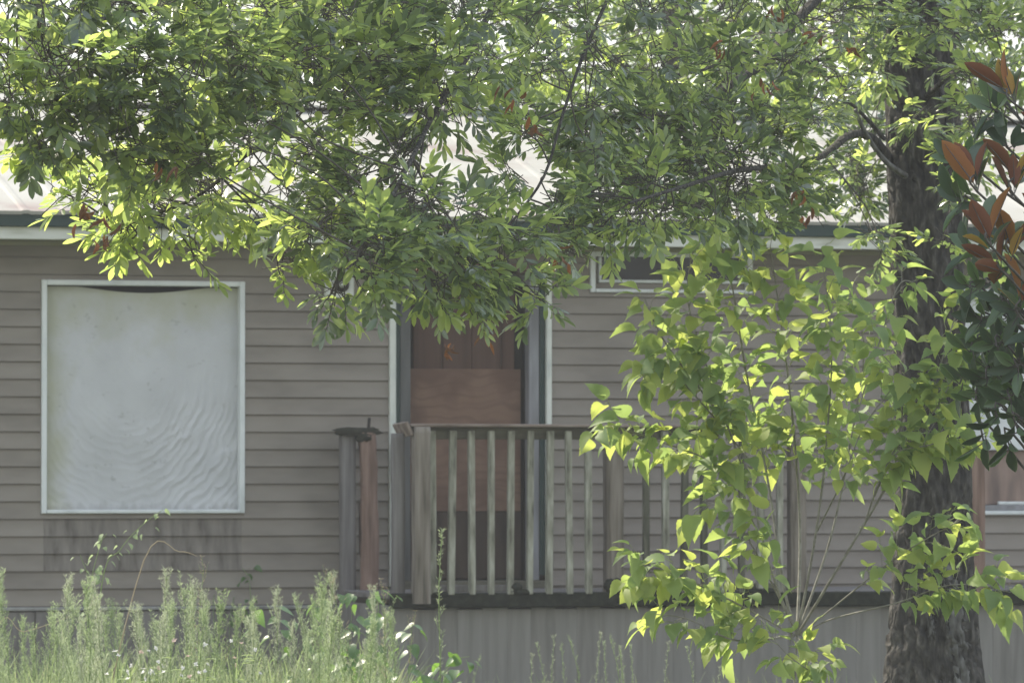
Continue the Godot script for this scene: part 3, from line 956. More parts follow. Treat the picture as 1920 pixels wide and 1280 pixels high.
		[Vector3(-0.245, 2.009, 17.60), 0.076, 0.054, 20, 0.6],
		[Vector3(-0.120, 2.036, 17.80), 0.077, 0.048, 15, 0.5],
		[Vector3(-0.026, 2.069, 18.00), 0.087, 0.069, 21, 0.5],
		[Vector3(0.000, 2.203, 18.10), 0.087, 0.078, 24],
		[Vector3(0.078, 1.991, 18.00), 0.028, 0.048, 6, 0.8],
		[Vector3(-0.137, 1.950, 17.80), 0.038, 0.024, 5, 0.8],
		[Vector3(-0.019, 2.441, 19.30), 0.056, 0.074, 11],
		[Vector3(0.047, 2.605, 19.40), 0.065, 0.084, 15],
		[Vector3(0.169, 2.321, 19.50), 0.094, 0.075, 21],
		[Vector3(0.178, 2.218, 19.50), 0.094, 0.060, 18],
		[Vector3(0.284, 2.415, 19.70), 0.114, 0.095, 27],
		[Vector3(0.294, 2.263, 19.70), 0.085, 0.066, 18, 0.2],
		[Vector3(0.297, 2.569, 19.90), 0.067, 0.048, 11],
		[Vector3(0.419, 2.325, 19.80), 0.086, 0.067, 18, 0.2],
		[Vector3(0.466, 2.498, 20.20), 0.117, 0.097, 30],
		[Vector3(0.534, 2.362, 20.20), 0.097, 0.068, 18, 0.2],
		[Vector3(0.660, 2.590, 20.80), 0.120, 0.100, 27],
		[Vector3(0.677, 2.405, 20.70), 0.109, 0.090, 24],
		[Vector3(0.879, 2.650, 21.50), 0.124, 0.103, 24],
		[Vector3(0.860, 2.464, 21.30), 0.113, 0.082, 21],
		[Vector3(1.058, 2.572, 22.00), 0.106, 0.095, 21],
		[Vector3(1.006, 2.405, 21.80), 0.105, 0.046, 12],
		[Vector3(1.250, 2.647, 22.60), 0.065, 0.076, 12],
		[Vector3(1.217, 2.484, 22.60), 0.065, 0.054, 8],
		[Vector3(1.556, 2.437, 23.80), 0.064, 0.057, 11, 0.5],
		[Vector3(1.590, 2.368, 23.80), 0.032, 0.037, 5, 0.8],
		[Vector3(1.431, 3.092, 24.00), 0.115, 0.115, 15],
		[Vector3(1.431, 3.345, 24.00), 0.138, 0.104, 18],
		[Vector3(1.602, 3.352, 23.80), 0.160, 0.114, 30],
		[Vector3(1.823, 3.320, 23.40), 0.158, 0.112, 33],
		[Vector3(1.973, 3.272, 22.80), 0.153, 0.121, 33],
		[Vector3(1.586, 3.177, 23.90), 0.069, 0.092, 12],
		[Vector3(1.867, 3.117, 23.40), 0.101, 0.056, 15, 0.2],
		[Vector3(1.951, 3.052, 22.80), 0.110, 0.088, 21],
		[Vector3(1.747, 2.939, 23.60), 0.136, 0.050, 14, 0.2],
		[Vector3(1.924, 2.890, 23.00), 0.111, 0.088, 21],
		[Vector3(1.904, 2.752, 23.30), 0.090, 0.067, 14],
		[Vector3(1.874, 2.612, 23.20), 0.062, 0.067, 9, 0.4],
		[Vector3(1.838, 2.406, 23.60), 0.054, 0.032, 5, 0.3],
		[Vector3(1.538, 2.731, 24.60), 0.047, 0.095, 8],
		[Vector3(0.258, 2.681, 20.65), 0.119, 0.089, 39],
		[Vector3(0.315, 2.482, 20.45), 0.114, 0.088, 39],
		[Vector3(0.446, 2.708, 21.10), 0.122, 0.091, 39],
		[Vector3(0.502, 2.505, 20.90), 0.117, 0.090, 39],
		[Vector3(0.642, 2.735, 21.55), 0.124, 0.093, 39],
		[Vector3(0.698, 2.528, 21.35), 0.119, 0.092, 39],
		[Vector3(0.846, 2.763, 22.00), 0.127, 0.095, 39],
		[Vector3(0.901, 2.551, 21.80), 0.122, 0.094, 39],
		[Vector3(1.058, 2.790, 22.45), 0.130, 0.097, 39],
		[Vector3(1.113, 2.575, 22.25), 0.124, 0.096, 39],
		[Vector3(-0.272, 3.906, 28.30), 0.163, 0.122, 15],
		[Vector3(-0.272, 3.689, 28.30), 0.163, 0.122, 15],
		[Vector3(-0.272, 3.471, 28.30), 0.163, 0.122, 15],
		[Vector3(-0.040, 3.836, 27.50), 0.159, 0.119, 15],
		[Vector3(-0.040, 3.625, 27.50), 0.159, 0.119, 15],
		[Vector3(-0.040, 3.413, 27.50), 0.159, 0.119, 15],
		[Vector3(0.188, 3.871, 27.90), 0.161, 0.121, 15],
		[Vector3(0.188, 3.657, 27.90), 0.161, 0.121, 15],
		[Vector3(0.188, 3.442, 27.90), 0.161, 0.121, 15],
		[Vector3(0.422, 3.906, 28.30), 0.163, 0.122, 15],
		[Vector3(0.422, 3.689, 28.30), 0.163, 0.122, 15],
		[Vector3(0.422, 3.471, 28.30), 0.163, 0.122, 15],
		[Vector3(0.635, 3.836, 27.50), 0.159, 0.119, 15],
		[Vector3(0.635, 3.625, 27.50), 0.159, 0.119, 15],
		[Vector3(0.635, 3.413, 27.50), 0.159, 0.119, 15],
		[Vector3(0.872, 3.871, 27.90), 0.161, 0.121, 15],
		[Vector3(0.872, 3.657, 27.90), 0.161, 0.121, 15],
		[Vector3(0.872, 3.442, 27.90), 0.161, 0.121, 15],
		[Vector3(1.116, 3.906, 28.30), 0.163, 0.122, 15],
		[Vector3(1.116, 3.689, 28.30), 0.163, 0.122, 15],
		[Vector3(1.116, 3.471, 28.30), 0.163, 0.122, 15],
		[Vector3(1.309, 3.836, 27.50), 0.159, 0.119, 15],
		[Vector3(1.309, 3.625, 27.50), 0.159, 0.119, 15],
		[Vector3(1.309, 3.413, 27.50), 0.159, 0.119, 15],
		[Vector3(1.556, 3.871, 27.90), 0.161, 0.121, 15],
		[Vector3(1.556, 3.657, 27.90), 0.161, 0.121, 15],
		[Vector3(1.556, 3.442, 27.90), 0.161, 0.121, 15],
		[Vector3(1.810, 3.906, 28.30), 0.163, 0.122, 15],
		[Vector3(1.810, 3.689, 28.30), 0.163, 0.122, 15],
		[Vector3(1.810, 3.471, 28.30), 0.163, 0.122, 15],
		[Vector3(1.983, 3.836, 27.50), 0.159, 0.119, 15],
		[Vector3(1.983, 3.625, 27.50), 0.159, 0.119, 15],
		[Vector3(1.983, 3.413, 27.50), 0.159, 0.119, 15],
		[Vector3(2.240, 3.871, 27.90), 0.161, 0.121, 15],
		[Vector3(2.240, 3.657, 27.90), 0.161, 0.121, 15],
		[Vector3(2.240, 3.442, 27.90), 0.161, 0.121, 15],
		[Vector3(2.503, 3.906, 28.30), 0.163, 0.122, 15],
		[Vector3(2.503, 3.689, 28.30), 0.163, 0.122, 15],
		[Vector3(2.503, 3.471, 28.30), 0.163, 0.122, 15],
		[Vector3(1.692, 2.964, 27.50), 0.106, 0.106, 39],
		[Vector3(1.732, 2.792, 27.50), 0.106, 0.079, 39],
		[Vector3(1.798, 3.096, 27.50), 0.106, 0.106, 30],
		[Vector3(1.645, 3.155, 27.60), 0.119, 0.106, 15],
		[Vector3(2.259, 2.936, 27.00), 0.104, 0.130, 15],
		[Vector3(2.259, 3.195, 27.00), 0.104, 0.104, 12],
		[Vector3(1.412, 3.130, 27.20), 0.118, 0.105, 12],
	]
	var plans := []
	var meshes := []
	var picks := [[0, 1, 3], [0, 3, 0, 1], [1, 3, 1, 0], [1, 2, 1], [2, 1, 2, 2], [3, 1, 0]]
	for k in 6:
		plans.append(twig_plan([8, 9, 7, 8, 8, 10][k], 0.06))
		meshes.append(twig_mesh(plans[k], mats.oak, picks[k], OAK_LEAF, true))
	var where := [[], [], [], [], [], []]
	var near := []
	for sp in sprays:
		var c := spot(sp[0].x, sp[0].y, sp[0].z)
		var root := nearest_on(lines, c)
		var out := (c - root)
		out.y *= 0.3
		out = (out.normalized() + Vector3(0, 0.12, 0)).normalized()
		var bough := Shape.new()
		var way := curve([root, root.lerp(c, 0.5) + Vector3(0, 0.06 * root.distance_to(c), 0) + jitter(0.03), c, c + out * sp[1] * 0.8 - Vector3(0, sp[2] * 0.4, 0)], 5)
		bough.tube(way.map(func(q): return q - foot), taper(way.size(), 0.004, 0.0014), 5)
		var deep: float = clampf((sp[1] + sp[2]) * 1.3, 0.12, 0.5)
		for k in sp[3]:
			var q := jitter(0.42).limit_length(0.8)
			var at: Vector3 = c + aside * q.x * sp[1] + Vector3(0, q.y * sp[2], 0) + ahead * q.z * deep
			var from := nearest_on([way], at)
			var dir := (at - from).normalized() * 0.8 + out * 0.5 + jitter(0.45)
			if sp.size() > 4:
				dir += Vector3(0, -sp[4], 0)
			var v := 3 + rng.randi() % 2 if sp.size() > 5 else rng.randi() % 6
			var t := aim(at, dir, rng.randfn() * 0.25, rng.randf_range(0.8, 1.15))
			if k % 2 == 0:
				bough.tube([from - foot, from.lerp(at, 0.6) + Vector3(0, 0.01, 0) - foot, at - foot], [0.002, 0.0016, 0.0012], 4)
			where[v].append(Transform3D(t.basis, t.origin - foot))
			near.append([STAND.distance_to(at), v, where[v].size() - 1])
		put(oak, "branch", mesh_of([bough], [mats.twig]))
	# the crown above the picture, round the top of the trunk and out over the yard
	for k in 84:
		var c := spot(rng.randf_range(-2.3, -0.2), rng.randf_range(4.9, 7.4), rng.randf_range(19.2, 22.6))
		if k % 2:
			c = spot(rng.randf_range(-2.3, 1.3), rng.randf_range(5.0, 7.0), rng.randf_range(22.4, 23.9))
		var bough := Shape.new()
		var way := curve([axis[-1] + Vector3(0, rng.randf_range(-0.6, 0.0), 0), (axis[-1] as Vector3).lerp(c, 0.55) + Vector3(0, 0.3, 0), c], 5)
		bough.tube(way.map(func(q): return q - foot), taper(way.size(), 0.03, 0.008), 6)
		put(oak, "limb", mesh_of([bough], [mats.bark]))
		for n in 70:
			var at := c + jitter(0.38)
			var t := aim(at, (at - c).normalized() + jitter(0.4), rng.randfn() * 0.3, rng.randf_range(1.4, 2.0))
			where[rng.randi() % 6].append(Transform3D(t.basis, t.origin - foot))
	# the twigs that hang nearest the lens, leaf by leaf
	near.sort_custom(func(a, b): return a[0] < b[0])
	var made := 0
	var gone := {}
	for e in near:
		if made + plans[e[1]].size() > 280:
			break
		var t: Transform3D = where[e[1]][e[2]]
		for k in plans[e[1]].size():
			var q: Array = plans[e[1]][k]
			var key := "%d/%d" % [e[1], k]
			if not mats.has(key):
				var s := Shape.new()
				s.leaf(q[0], q[1], q[2], q[3], q[4], OAK_LEAF, q[5], q[6])
				var pk: Array = picks[e[1]]
				mats[key] = mesh_of([s], [mats.oak[pk[k % pk.size()]]])
			put(oak, "leaf", mats[key], t)
			made += 1
		gone[[e[1], e[2]]] = true
	for v in 6:
		var rest := []
		for k in where[v].size():
			if not gone.has([v, k]):
				rest.append(where[v][k])
		scatter(oak, "foliage", meshes[v], rest)
	# withered brown leaves here and there
	var brown := [
		Vector3(-1.047, 2.342, 16.70), Vector3(-1.301, 2.214, 16.70), Vector3(-1.261, 2.201, 16.70), Vector3(-1.228, 2.128, 16.80), Vector3(-0.198, 1.844, 18.70), Vector3(-0.099, 1.883, 18.70), Vector3(0.009, 2.709, 19.00), Vector3(0.073, 2.581, 19.00), Vector3(0.787, 3.035, 21.00), Vector3(1.034, 3.208, 21.50), Vector3(1.227, 3.165, 22.00), Vector3(1.385, 3.128, 22.50), Vector3(1.090, 2.480, 21.00), Vector3(1.121, 2.399, 21.00), Vector3(0.949, 2.884, 21.00), Vector3(0.157, 2.187, 19.20), Vector3(-0.312, 2.122, 18.00)
	]
	for b in brown:
		for k in 5:
			var s := Shape.new()
			s.leaf(Vector3.ZERO, Vector3(0, -1, 0) + jitter(0.6), Vector3(0, 0.2, 1) + jitter(0.7), rng.randf_range(0.03, 0.055), rng.randf_range(0.012, 0.022), OAK_LEAF, 0.9, 0.7, 0.0, 2.2)
			put(oak, "withered_leaf", mesh_of([s], [mats.dead if k % 2 else mats.dead_dark]), Transform3D(Basis(), spot(b.x, b.y, b.z) - foot + jitter(0.02)))


func build_mulberry() -> void:
	rng.seed = 21
	var foot := spot(1.16, 0, 22.5)
	var tree := thing("mulberry_sapling", "bright green many-stemmed mulberry sapling between the porch and the oak trunk", "sapling", foot)
	var kinds := []
	for v in 12:
		var s := Shape.new()
		var long := rng.randf_range(0.078, 0.106)
		s.leaf(Vector3(0, 0, 0.03), Vector3(0, -0.1, 1), Vector3(0, 1, 0.1), long, long * rng.randf_range(0.6, 0.78), HEART_LEAF, rng.randf_range(0.05, 0.6), rng.randf_range(0.2, 0.75), 0.0, rng.randf_range(-0.9, 0.9))
		var st := Shape.new()
		st.tube([Vector3(0, 0, 0), Vector3(0, 0.006, 0.03)], [0.0013, 0.001], 4)
		kinds.append(mesh_of([s, st], [mats.mulberry[v % 3], mats.petiole]))
	var stems := [
		[[Vector3(1.157, -0.000, 22.50), Vector3(1.147, 0.521, 22.50), Vector3(1.157, 0.781, 22.50)], 0.0140, 2.00, 0.031],
		[[Vector3(1.157, 0.759, 22.50), Vector3(1.055, 0.999, 22.40), Vector3(0.943, 1.387, 22.30), Vector3(0.790, 1.814, 22.20), Vector3(0.704, 2.113, 22.20), Vector3(0.726, 2.305, 22.20)], 0.0060, 0.40, 0.031],
		[[Vector3(1.157, 0.759, 22.50), Vector3(1.103, 0.954, 22.50), Vector3(1.043, 1.387, 22.60), Vector3(0.956, 1.821, 22.60), Vector3(0.887, 2.209, 22.50), Vector3(0.814, 2.410, 22.40)], 0.0080, 0.40, 0.026],
		[[Vector3(1.157, 0.759, 22.50), Vector3(1.179, 1.168, 22.70), Vector3(1.157, 1.561, 22.70), Vector3(1.108, 1.952, 22.60), Vector3(1.049, 2.339, 22.50)], 0.0080, 0.40, 0.031],
		[[Vector3(1.157, 0.759, 22.50), Vector3(1.228, 1.172, 22.40), Vector3(1.265, 1.537, 22.30), Vector3(1.281, 1.942, 22.20), Vector3(1.238, 2.295, 22.20)], 0.0070, 0.40, 0.031],
		[[Vector3(1.157, 0.759, 22.50), Vector3(1.304, 1.169, 22.60), Vector3(1.397, 1.605, 22.70), Vector3(1.441, 1.954, 22.70), Vector3(1.353, 2.238, 22.70)], 0.0060, 0.40, 0.034],
		[[Vector3(1.157, 0.759, 22.50), Vector3(1.329, 1.065, 22.30), Vector3(1.530, 1.430, 22.10), Vector3(1.661, 1.726, 22.00), Vector3(1.756, 2.022, 22.00), Vector3(1.840, 2.213, 22.00)], 0.0070, 0.42, 0.037],
		[[Vector3(1.147, 0.759, 22.50), Vector3(0.901, 0.894, 22.30), Vector3(0.683, 0.992, 22.20), Vector3(0.499, 1.030, 22.10)], 0.0050, 0.30, 0.019],
		[[Vector3(1.038, 1.105, 22.50), Vector3(0.836, 1.430, 22.30), Vector3(0.576, 1.547, 22.20), Vector3(0.404, 1.600, 22.10)], 0.0050, 0.25, 0.022],
		[[Vector3(1.409, 1.206, 22.20), Vector3(1.502, 1.472, 22.00), Vector3(1.642, 1.525, 21.90), Vector3(1.832, 1.556, 21.90)], 0.0040, 0.30, 0.025],
		[[Vector3(0.995, 1.430, 22.50), Vector3(0.768, 1.686, 22.20), Vector3(0.616, 1.834, 22.10), Vector3(0.508, 1.800, 22.00)], 0.0040, 0.30, 0.025],
		[[Vector3(0.858, 1.623, 22.30), Vector3(0.638, 1.897, 22.10), Vector3(0.561, 2.022, 22.00), Vector3(0.529, 2.107, 22.00)], 0.0040, 0.30, 0.025],
		[[Vector3(1.147, 0.759, 22.50), Vector3(0.897, 0.747, 22.20), Vector3(0.701, 0.835, 22.10), Vector3(0.542, 0.856, 22.10)], 0.0050, 0.30, 0.031],
		[[Vector3(1.391, 1.604, 22.60), Vector3(1.493, 1.949, 22.50), Vector3(1.579, 2.187, 22.50), Vector3(1.677, 2.155, 22.50)], 0.0040, 0.35, 0.046],
		[[Vector3(1.452, 1.323, 22.20), Vector3(1.544, 1.599, 22.00), Vector3(1.516, 1.809, 21.90), Vector3(1.432, 1.914, 21.90)], 0.0040, 0.30, 0.037],
		[[Vector3(1.573, 1.515, 22.10), Vector3(1.685, 1.683, 21.90), Vector3(1.761, 1.828, 21.80), Vector3(1.866, 1.912, 21.80)], 0.0040, 0.30, 0.024],
		[[Vector3(1.168, 0.764, 22.50), Vector3(1.298, 0.867, 22.50), Vector3(1.501, 1.044, 22.30), Vector3(1.622, 1.131, 22.20), Vector3(1.806, 1.239, 22.10)], 0.0040, 0.40, 0.037],
		[[Vector3(1.168, 0.759, 22.50), Vector3(1.298, 0.824, 22.50), Vector3(1.537, 0.896, 22.20), Vector3(1.764, 0.973, 22.10), Vector3(1.978, 0.943, 22.00)], 0.0040, 0.55, 0.022],
		[[Vector3(1.157, 0.759, 22.50), Vector3(1.217, 0.619, 22.20), Vector3(1.084, 0.707, 22.10), Vector3(0.999, 0.835, 22.10)], 0.0030, 0.20, 0.037],
		[[Vector3(1.147, 0.781, 22.50), Vector3(0.982, 1.088, 22.20), Vector3(0.871, 1.260, 22.10), Vector3(0.765, 1.302, 22.10)], 0.0040, 0.40, 0.031],
		[[Vector3(1.233, 1.170, 22.50), Vector3(1.323, 1.387, 22.20), Vector3(1.403, 1.600, 22.10), Vector3(1.523, 1.768, 22.00)], 0.0040, 0.35, 0.050],
	]
	var all := []
	for e in stems:
		var pts := curve(spots(e[0]), 6)
		var s := Shape.new()
		s.tube(pts.map(func(q): return q - foot), taper(pts.size(), e[1], 0.0018), 6)
		var run := 0.0
		var total := 0.0
		for k in pts.size() - 1:
			total += pts[k].distance_to(pts[k + 1])
		var next: float = total * e[2]
		var flip := 1.0
		for k in pts.size() - 1:
			var step: float = pts[k].distance_to(pts[k + 1])
			while next < run + step:
				var at: Vector3 = pts[k].lerp(pts[k + 1], (next - run) / step)
				var axis: Vector3 = (pts[k + 1] - pts[k]).normalized()
				var side := axis.cross(-ahead).normalized() * flip
				var shoot := (side * rng.randf_range(0.3, 1.0) + ahead * rng.randfn() * 0.6 + axis * 0.6 + Vector3(0, 0.35, 0)).normalized()
				var long := rng.randf_range(0.04, 0.14)
				var twig := curve([at, at + shoot * long * 0.55 + Vector3(0, 0.012, 0), at + shoot * long + Vector3(0, -0.005, 0)], 4)
				s.tube(twig.map(func(q): return q - foot), taper(twig.size(), 0.0016, 0.0008), 4)
				var count := 2 + int(long / 0.035)
				for q in count:
					var f := (0.25 + 0.75 * q / (count - 1.0)) * (twig.size() - 1)
					var base: Vector3 = twig[int(f)].lerp(twig[mini(int(f) + 1, twig.size() - 1)], f - int(f))
					var face := (shoot * (1.6 if q == count - 1 else 0.5) + shoot.cross(Vector3.UP) * (1.0 if q % 2 else -1.0) * rng.randf_range(0.4, 1.1) - ahead * rng.randf_range(-0.2, 0.6) + Vector3(0, rng.randf_range(-0.9, 0.05), 0)).normalized()
					var t := aim(base, face, rng.randfn() * 0.45, rng.randf_range(0.55, 1.15))
					all.append([base.distance_to(STAND) / t.basis.x.length(), rng.randi() % 12, Transform3D(t.basis, t.origin - foot)])
				flip = -flip
				next += rng.randf_range(0.8, 1.6) * e[3]
			run += step
		put(tree, "stem", mesh_of([s], [mats.stem]))
	all.sort_custom(func(a, b): return a[0] < b[0])
	var rest := []
	for k in kinds.size():
		rest.append([])
	for k in all.size():
		if k < 300:
			put(tree, "leaf", kinds[all[k][1]], all[k][2])
		else:
			rest[all[k][1]].append(all[k][2])
	for k in kinds.size():
		if rest[k]:
			scatter(tree, "foliage", kinds[k], rest[k])


func magnolia_leaf(long: float, top: Material, under: Material, droop: float) -> ArrayMesh:
	var a := Shape.new()
	var b := Shape.new()
	a.leaf(Vector3(0, 0, 0.02), Vector3(0, 0, 1), Vector3(0, 1, 0), long, long * 0.42, BROAD_LEAF, 0.5, droop, 0.0, 0.5)
	b.leaf(Vector3(0, 0, 0.02), Vector3(0, 0, 1), Vector3(0, 1, 0), long, long * 0.42, BROAD_LEAF, 0.5, droop, 0.0012, 0.5)
	var s := Shape.new()
	s.tube([Vector3(0, 0, 0), Vector3(0, 0, 0.03), Vector3(0, -0.0015 - long * droop * 0.25, 0.02 + long * 0.5), Vector3(0, -0.0015 - long * droop * 0.8, 0.02 + long * 0.9)], [0.0022, 0.002, 0.0016, 0.0006], 5)
	return mesh_of([a, b, s], [top, under, mats.twig])


func build_magnolia() -> void:
	rng.seed = 31
	var foot := spot(2.25, 0, 18)
	var tree := thing("magnolia_tree", "magnolia with glossy leaves and rusty undersides at the right edge", "magnolia tree", foot)
	var s := Shape.new()
	var trunk := curve(spots([Vector3(2.25, -0.1, 18), Vector3(2.22, 1.0, 18), Vector3(2.27, 2.2, 18.1), Vector3(2.3, 3.6, 18)]), 5)
	s.tube(trunk.map(func(q): return q - foot), taper(trunk.size(), 0.07, 0.03), 10)
	put(tree, "trunk", mesh_of([s], [mats.bark]))
	var rusty := [magnolia_leaf(0.155, mats.magnolia_top, mats.rust, 0.05), magnolia_leaf(0.13, mats.magnolia_mid, mats.rust_dark, 0.15), magnolia_leaf(0.14, mats.magnolia_top, mats.rust_dark, -0.05), magnolia_leaf(0.11, mats.magnolia_mid, mats.rust_gold, 0.1)]
	var green := [magnolia_leaf(0.125, mats.magnolia_top, mats.magnolia_mid, 0.1), magnolia_leaf(0.1, mats.magnolia_top, mats.magnolia_mid, 0.2), magnolia_leaf(0.115, mats.magnolia_mid, mats.magnolia_mid, 0.0)]
	var small := [magnolia_leaf(0.095, mats.magnolia_top, mats.magnolia_mid, 0.1), magnolia_leaf(0.08, mats.magnolia_top, mats.magnolia_top, 0.2), magnolia_leaf(0.088, mats.magnolia_mid, mats.magnolia_mid, 0.0)]
	# rosettes: where, how the shoot points (right, up, away), leaves, kind
	var rosettes := [
		[Vector3(1.520, 2.599, 17.00), Vector3(-0.40, 0.80, 0.30), 6, 0, 0.35],
		[Vector3(1.422, 2.337, 17.00), Vector3(-0.10, 1.00, 0.35), 6, 0, 0.30],
		[Vector3(1.554, 2.334, 17.10), Vector3(0.10, 1.00, 0.30), 7, 0, 0.40],
		[Vector3(1.454, 2.161, 16.90), Vector3(-0.20, 1.00, 0.30), 7, 0, 0.40],
		[Vector3(1.537, 2.149, 17.00), Vector3(0.10, 1.00, 0.30), 8, 0, 0.45],
		[Vector3(1.487, 2.067, 17.00), Vector3(-0.50, 0.70, 0.30), 5, 0, 0.50],
		[Vector3(1.570, 1.956, 17.10), Vector3(0.00, 1.00, 0.20), 4, 0, 0.40],
		[Vector3(1.497, 2.561, 17.30), Vector3(-0.60, 0.30, -0.50), 7, 1, 0.60],
		[Vector3(1.422, 2.276, 17.60), Vector3(-0.70, -0.10, -0.40), 7, 1, 0.60],
		[Vector3(1.447, 2.120, 17.50), Vector3(-0.60, 0.20, -0.50), 6, 1, 0.60],
		[Vector3(1.547, 2.445, 17.30), Vector3(-0.30, 0.30, -0.60), 6, 1, 0.60],
		[Vector3(1.437, 2.434, 18.00), Vector3(-0.70, 0.10, -0.50), 6, 2, 0.60],
		[Vector3(1.472, 2.012, 17.80), Vector3(-0.50, -0.10, -0.60), 7, 2, 0.65],
		[Vector3(1.557, 1.972, 17.60), Vector3(-0.30, 0.10, -0.60), 8, 2, 0.65],
		[Vector3(1.599, 1.918, 17.50), Vector3(-0.20, -0.20, -0.60), 8, 2, 0.65],
		[Vector3(1.506, 1.909, 17.80), Vector3(-0.50, -0.20, -0.50), 8, 2, 0.65],
		[Vector3(1.540, 1.819, 17.60), Vector3(-0.30, -0.30, -0.60), 8, 2, 0.65],
		[Vector3(1.599, 1.750, 17.50), Vector3(-0.10, -0.20, -0.60), 8, 2, 0.65],
		[Vector3(1.480, 1.809, 17.90), Vector3(-0.60, -0.30, -0.40), 7, 2, 0.65],
		[Vector3(1.515, 1.719, 17.70), Vector3(-0.40, -0.40, -0.50), 8, 2, 0.65],
		[Vector3(1.582, 1.650, 17.60), Vector3(-0.20, -0.40, -0.60), 9, 2, 0.65],
		[Vector3(1.489, 1.652, 17.80), Vector3(-0.50, -0.50, -0.40), 7, 2, 0.65],
		[Vector3(1.454, 1.707, 18.00), Vector3(-0.70, -0.30, -0.30), 5, 2, 0.65],
		[Vector3(1.540, 1.582, 17.60), Vector3(-0.30, -0.80, -0.40), 6, 2, 0.60],
		[Vector3(1.599, 1.548, 17.50), Vector3(0.00, -0.90, -0.40), 6, 2, 0.60],
		[Vector3(1.506, 1.515, 17.70), Vector3(-0.30, -1.00, -0.20), 4, 2, 0.50],
		[Vector3(1.582, 1.498, 17.60), Vector3(0.00, -1.00, -0.30), 4, 2, 0.50],
		[Vector3(1.540, 2.036, 18.00), Vector3(-0.40, 0.00, -0.60), 8, 2, 0.65],
		[Vector3(1.592, 1.915, 18.00), Vector3(-0.30, -0.10, -0.60), 9, 2, 0.65],
		[Vector3(1.626, 1.843, 17.90), Vector3(-0.20, -0.10, -0.60), 9, 2, 0.65],
		[Vector3(1.540, 1.759, 18.00), Vector3(-0.40, -0.30, -0.60), 8, 2, 0.65],
		[Vector3(1.592, 1.723, 17.90), Vector3(-0.20, -0.40, -0.60), 9, 2, 0.65],
		[Vector3(1.644, 1.671, 17.90), Vector3(-0.20, -0.40, -0.60), 9, 2, 0.65],
		[Vector3(1.523, 1.848, 18.10), Vector3(-0.40, -0.20, -0.60), 7, 2, 0.65],
		[Vector3(1.566, 1.655, 18.00), Vector3(-0.30, -0.50, -0.50), 7, 2, 0.65],
		[Vector3(1.654, 2.472, 17.20), Vector3(-0.20, 1.00, 0.20), 6, 0, 0.40],
		[Vector3(1.680, 2.195, 17.30), Vector3(0.10, 1.00, 0.30), 7, 0, 0.45],
		[Vector3(1.673, 1.898, 17.40), Vector3(-0.20, 0.40, -0.50), 8, 1, 0.60],
		[Vector3(1.733, 1.632, 17.50), Vector3(-0.20, -0.20, -0.60), 8, 2, 0.60],
	]
	var made := 0
	var beyond := {}
	for e in rosettes:
		var c := spot(e[0].x, e[0].y, e[0].z)
		var axis: Vector3 = (aside * e[1].x + Vector3(0, e[1].y, 0) + ahead * e[1].z).normalized()
		var root := nearest_on([trunk], c - Vector3(0, 0.2, 0))
		var b := Shape.new()
		var way := curve([root, root.lerp(c, 0.6) - Vector3(0, 0.1, 0), c - axis * 0.06, c], 4)
		b.tube(way.map(func(q): return q - foot), taper(way.size(), 0.007, 0.0028), 5)
		put(tree, "branch", mesh_of([b], [mats.twig]))
		var x := axis.cross(Vector3(0.3, 0.2, 0.9)).normalized()
		var open: float = e[4]
		for k in e[2]:
			var a: float = 2.4 * k + rng.randf() * 0.5
			var around := x.rotated(axis, a)
			var out := (axis * (1.0 - open) + around * open + jitter(0.12)).normalized()
			var up := (axis * open - around * (1.0 - open)).normalized()
			up = (up - out * up.dot(out)).normalized()
			var set_of: Array = [rusty, green, small][e[3]]
			var t := Transform3D(Basis(up.cross(out), up, out).scaled(Vector3.ONE * rng.randf_range(0.75, 1.1)), c - axis * 0.012 * k - foot)
			var pick: Mesh = set_of[rng.randi() % set_of.size()]
			if made < 300:
				put(tree, "leaf", pick, t)
				made += 1
			else:
				beyond[pick] = beyond.get(pick, []) + [t]
	# the fuller side of the crown, round the trunk
	for k in 90:
		var h := rng.randf_range(1.0, 3.7)
		var c := spot(2.25 + rng.randf_range(-0.4, 0.75), h, 18.0 + rng.randf_range(-0.65, 0.65))
		var hub := nearest_on([trunk], c)
		var axis := ((c - hub) * Vector3(1, 0.3, 1)).normalized() + Vector3(0, 0.3, 0)
		axis = axis.normalized()
		var b := Shape.new()
		b.tube([hub - foot, hub.lerp(c, 0.6) - Vector3(0, 0.04, 0) - foot, c - foot], [0.006, 0.004, 0.0025], 5)
		put(tree, "branch", mesh_of([b], [mats.twig]))
		var x := axis.cross(Vector3(0.3, 0.2, 0.9)).normalized()
		for n in 9:
			var around := x.rotated(axis, 2.4 * n + rng.randf() * 0.5)
			var out := (axis * 0.4 + around * 0.6 + jitter(0.12)).normalized()
			var up := (axis * 0.6 - around * 0.4).normalized()
			up = (up - out * up.dot(out)).normalized()
			var kit: Array = green if k % 3 else rusty
			var pick: Mesh = kit[rng.randi() % kit.size()]
			beyond[pick] = beyond.get(pick, []) + [Transform3D(Basis(up.cross(out), up, out).scaled(Vector3.ONE * rng.randf_range(0.8, 1.15)), c - axis * 0.012 * n - foot)]
	for pick in beyond:
		scatter(tree, "foliage", pick, beyond[pick])


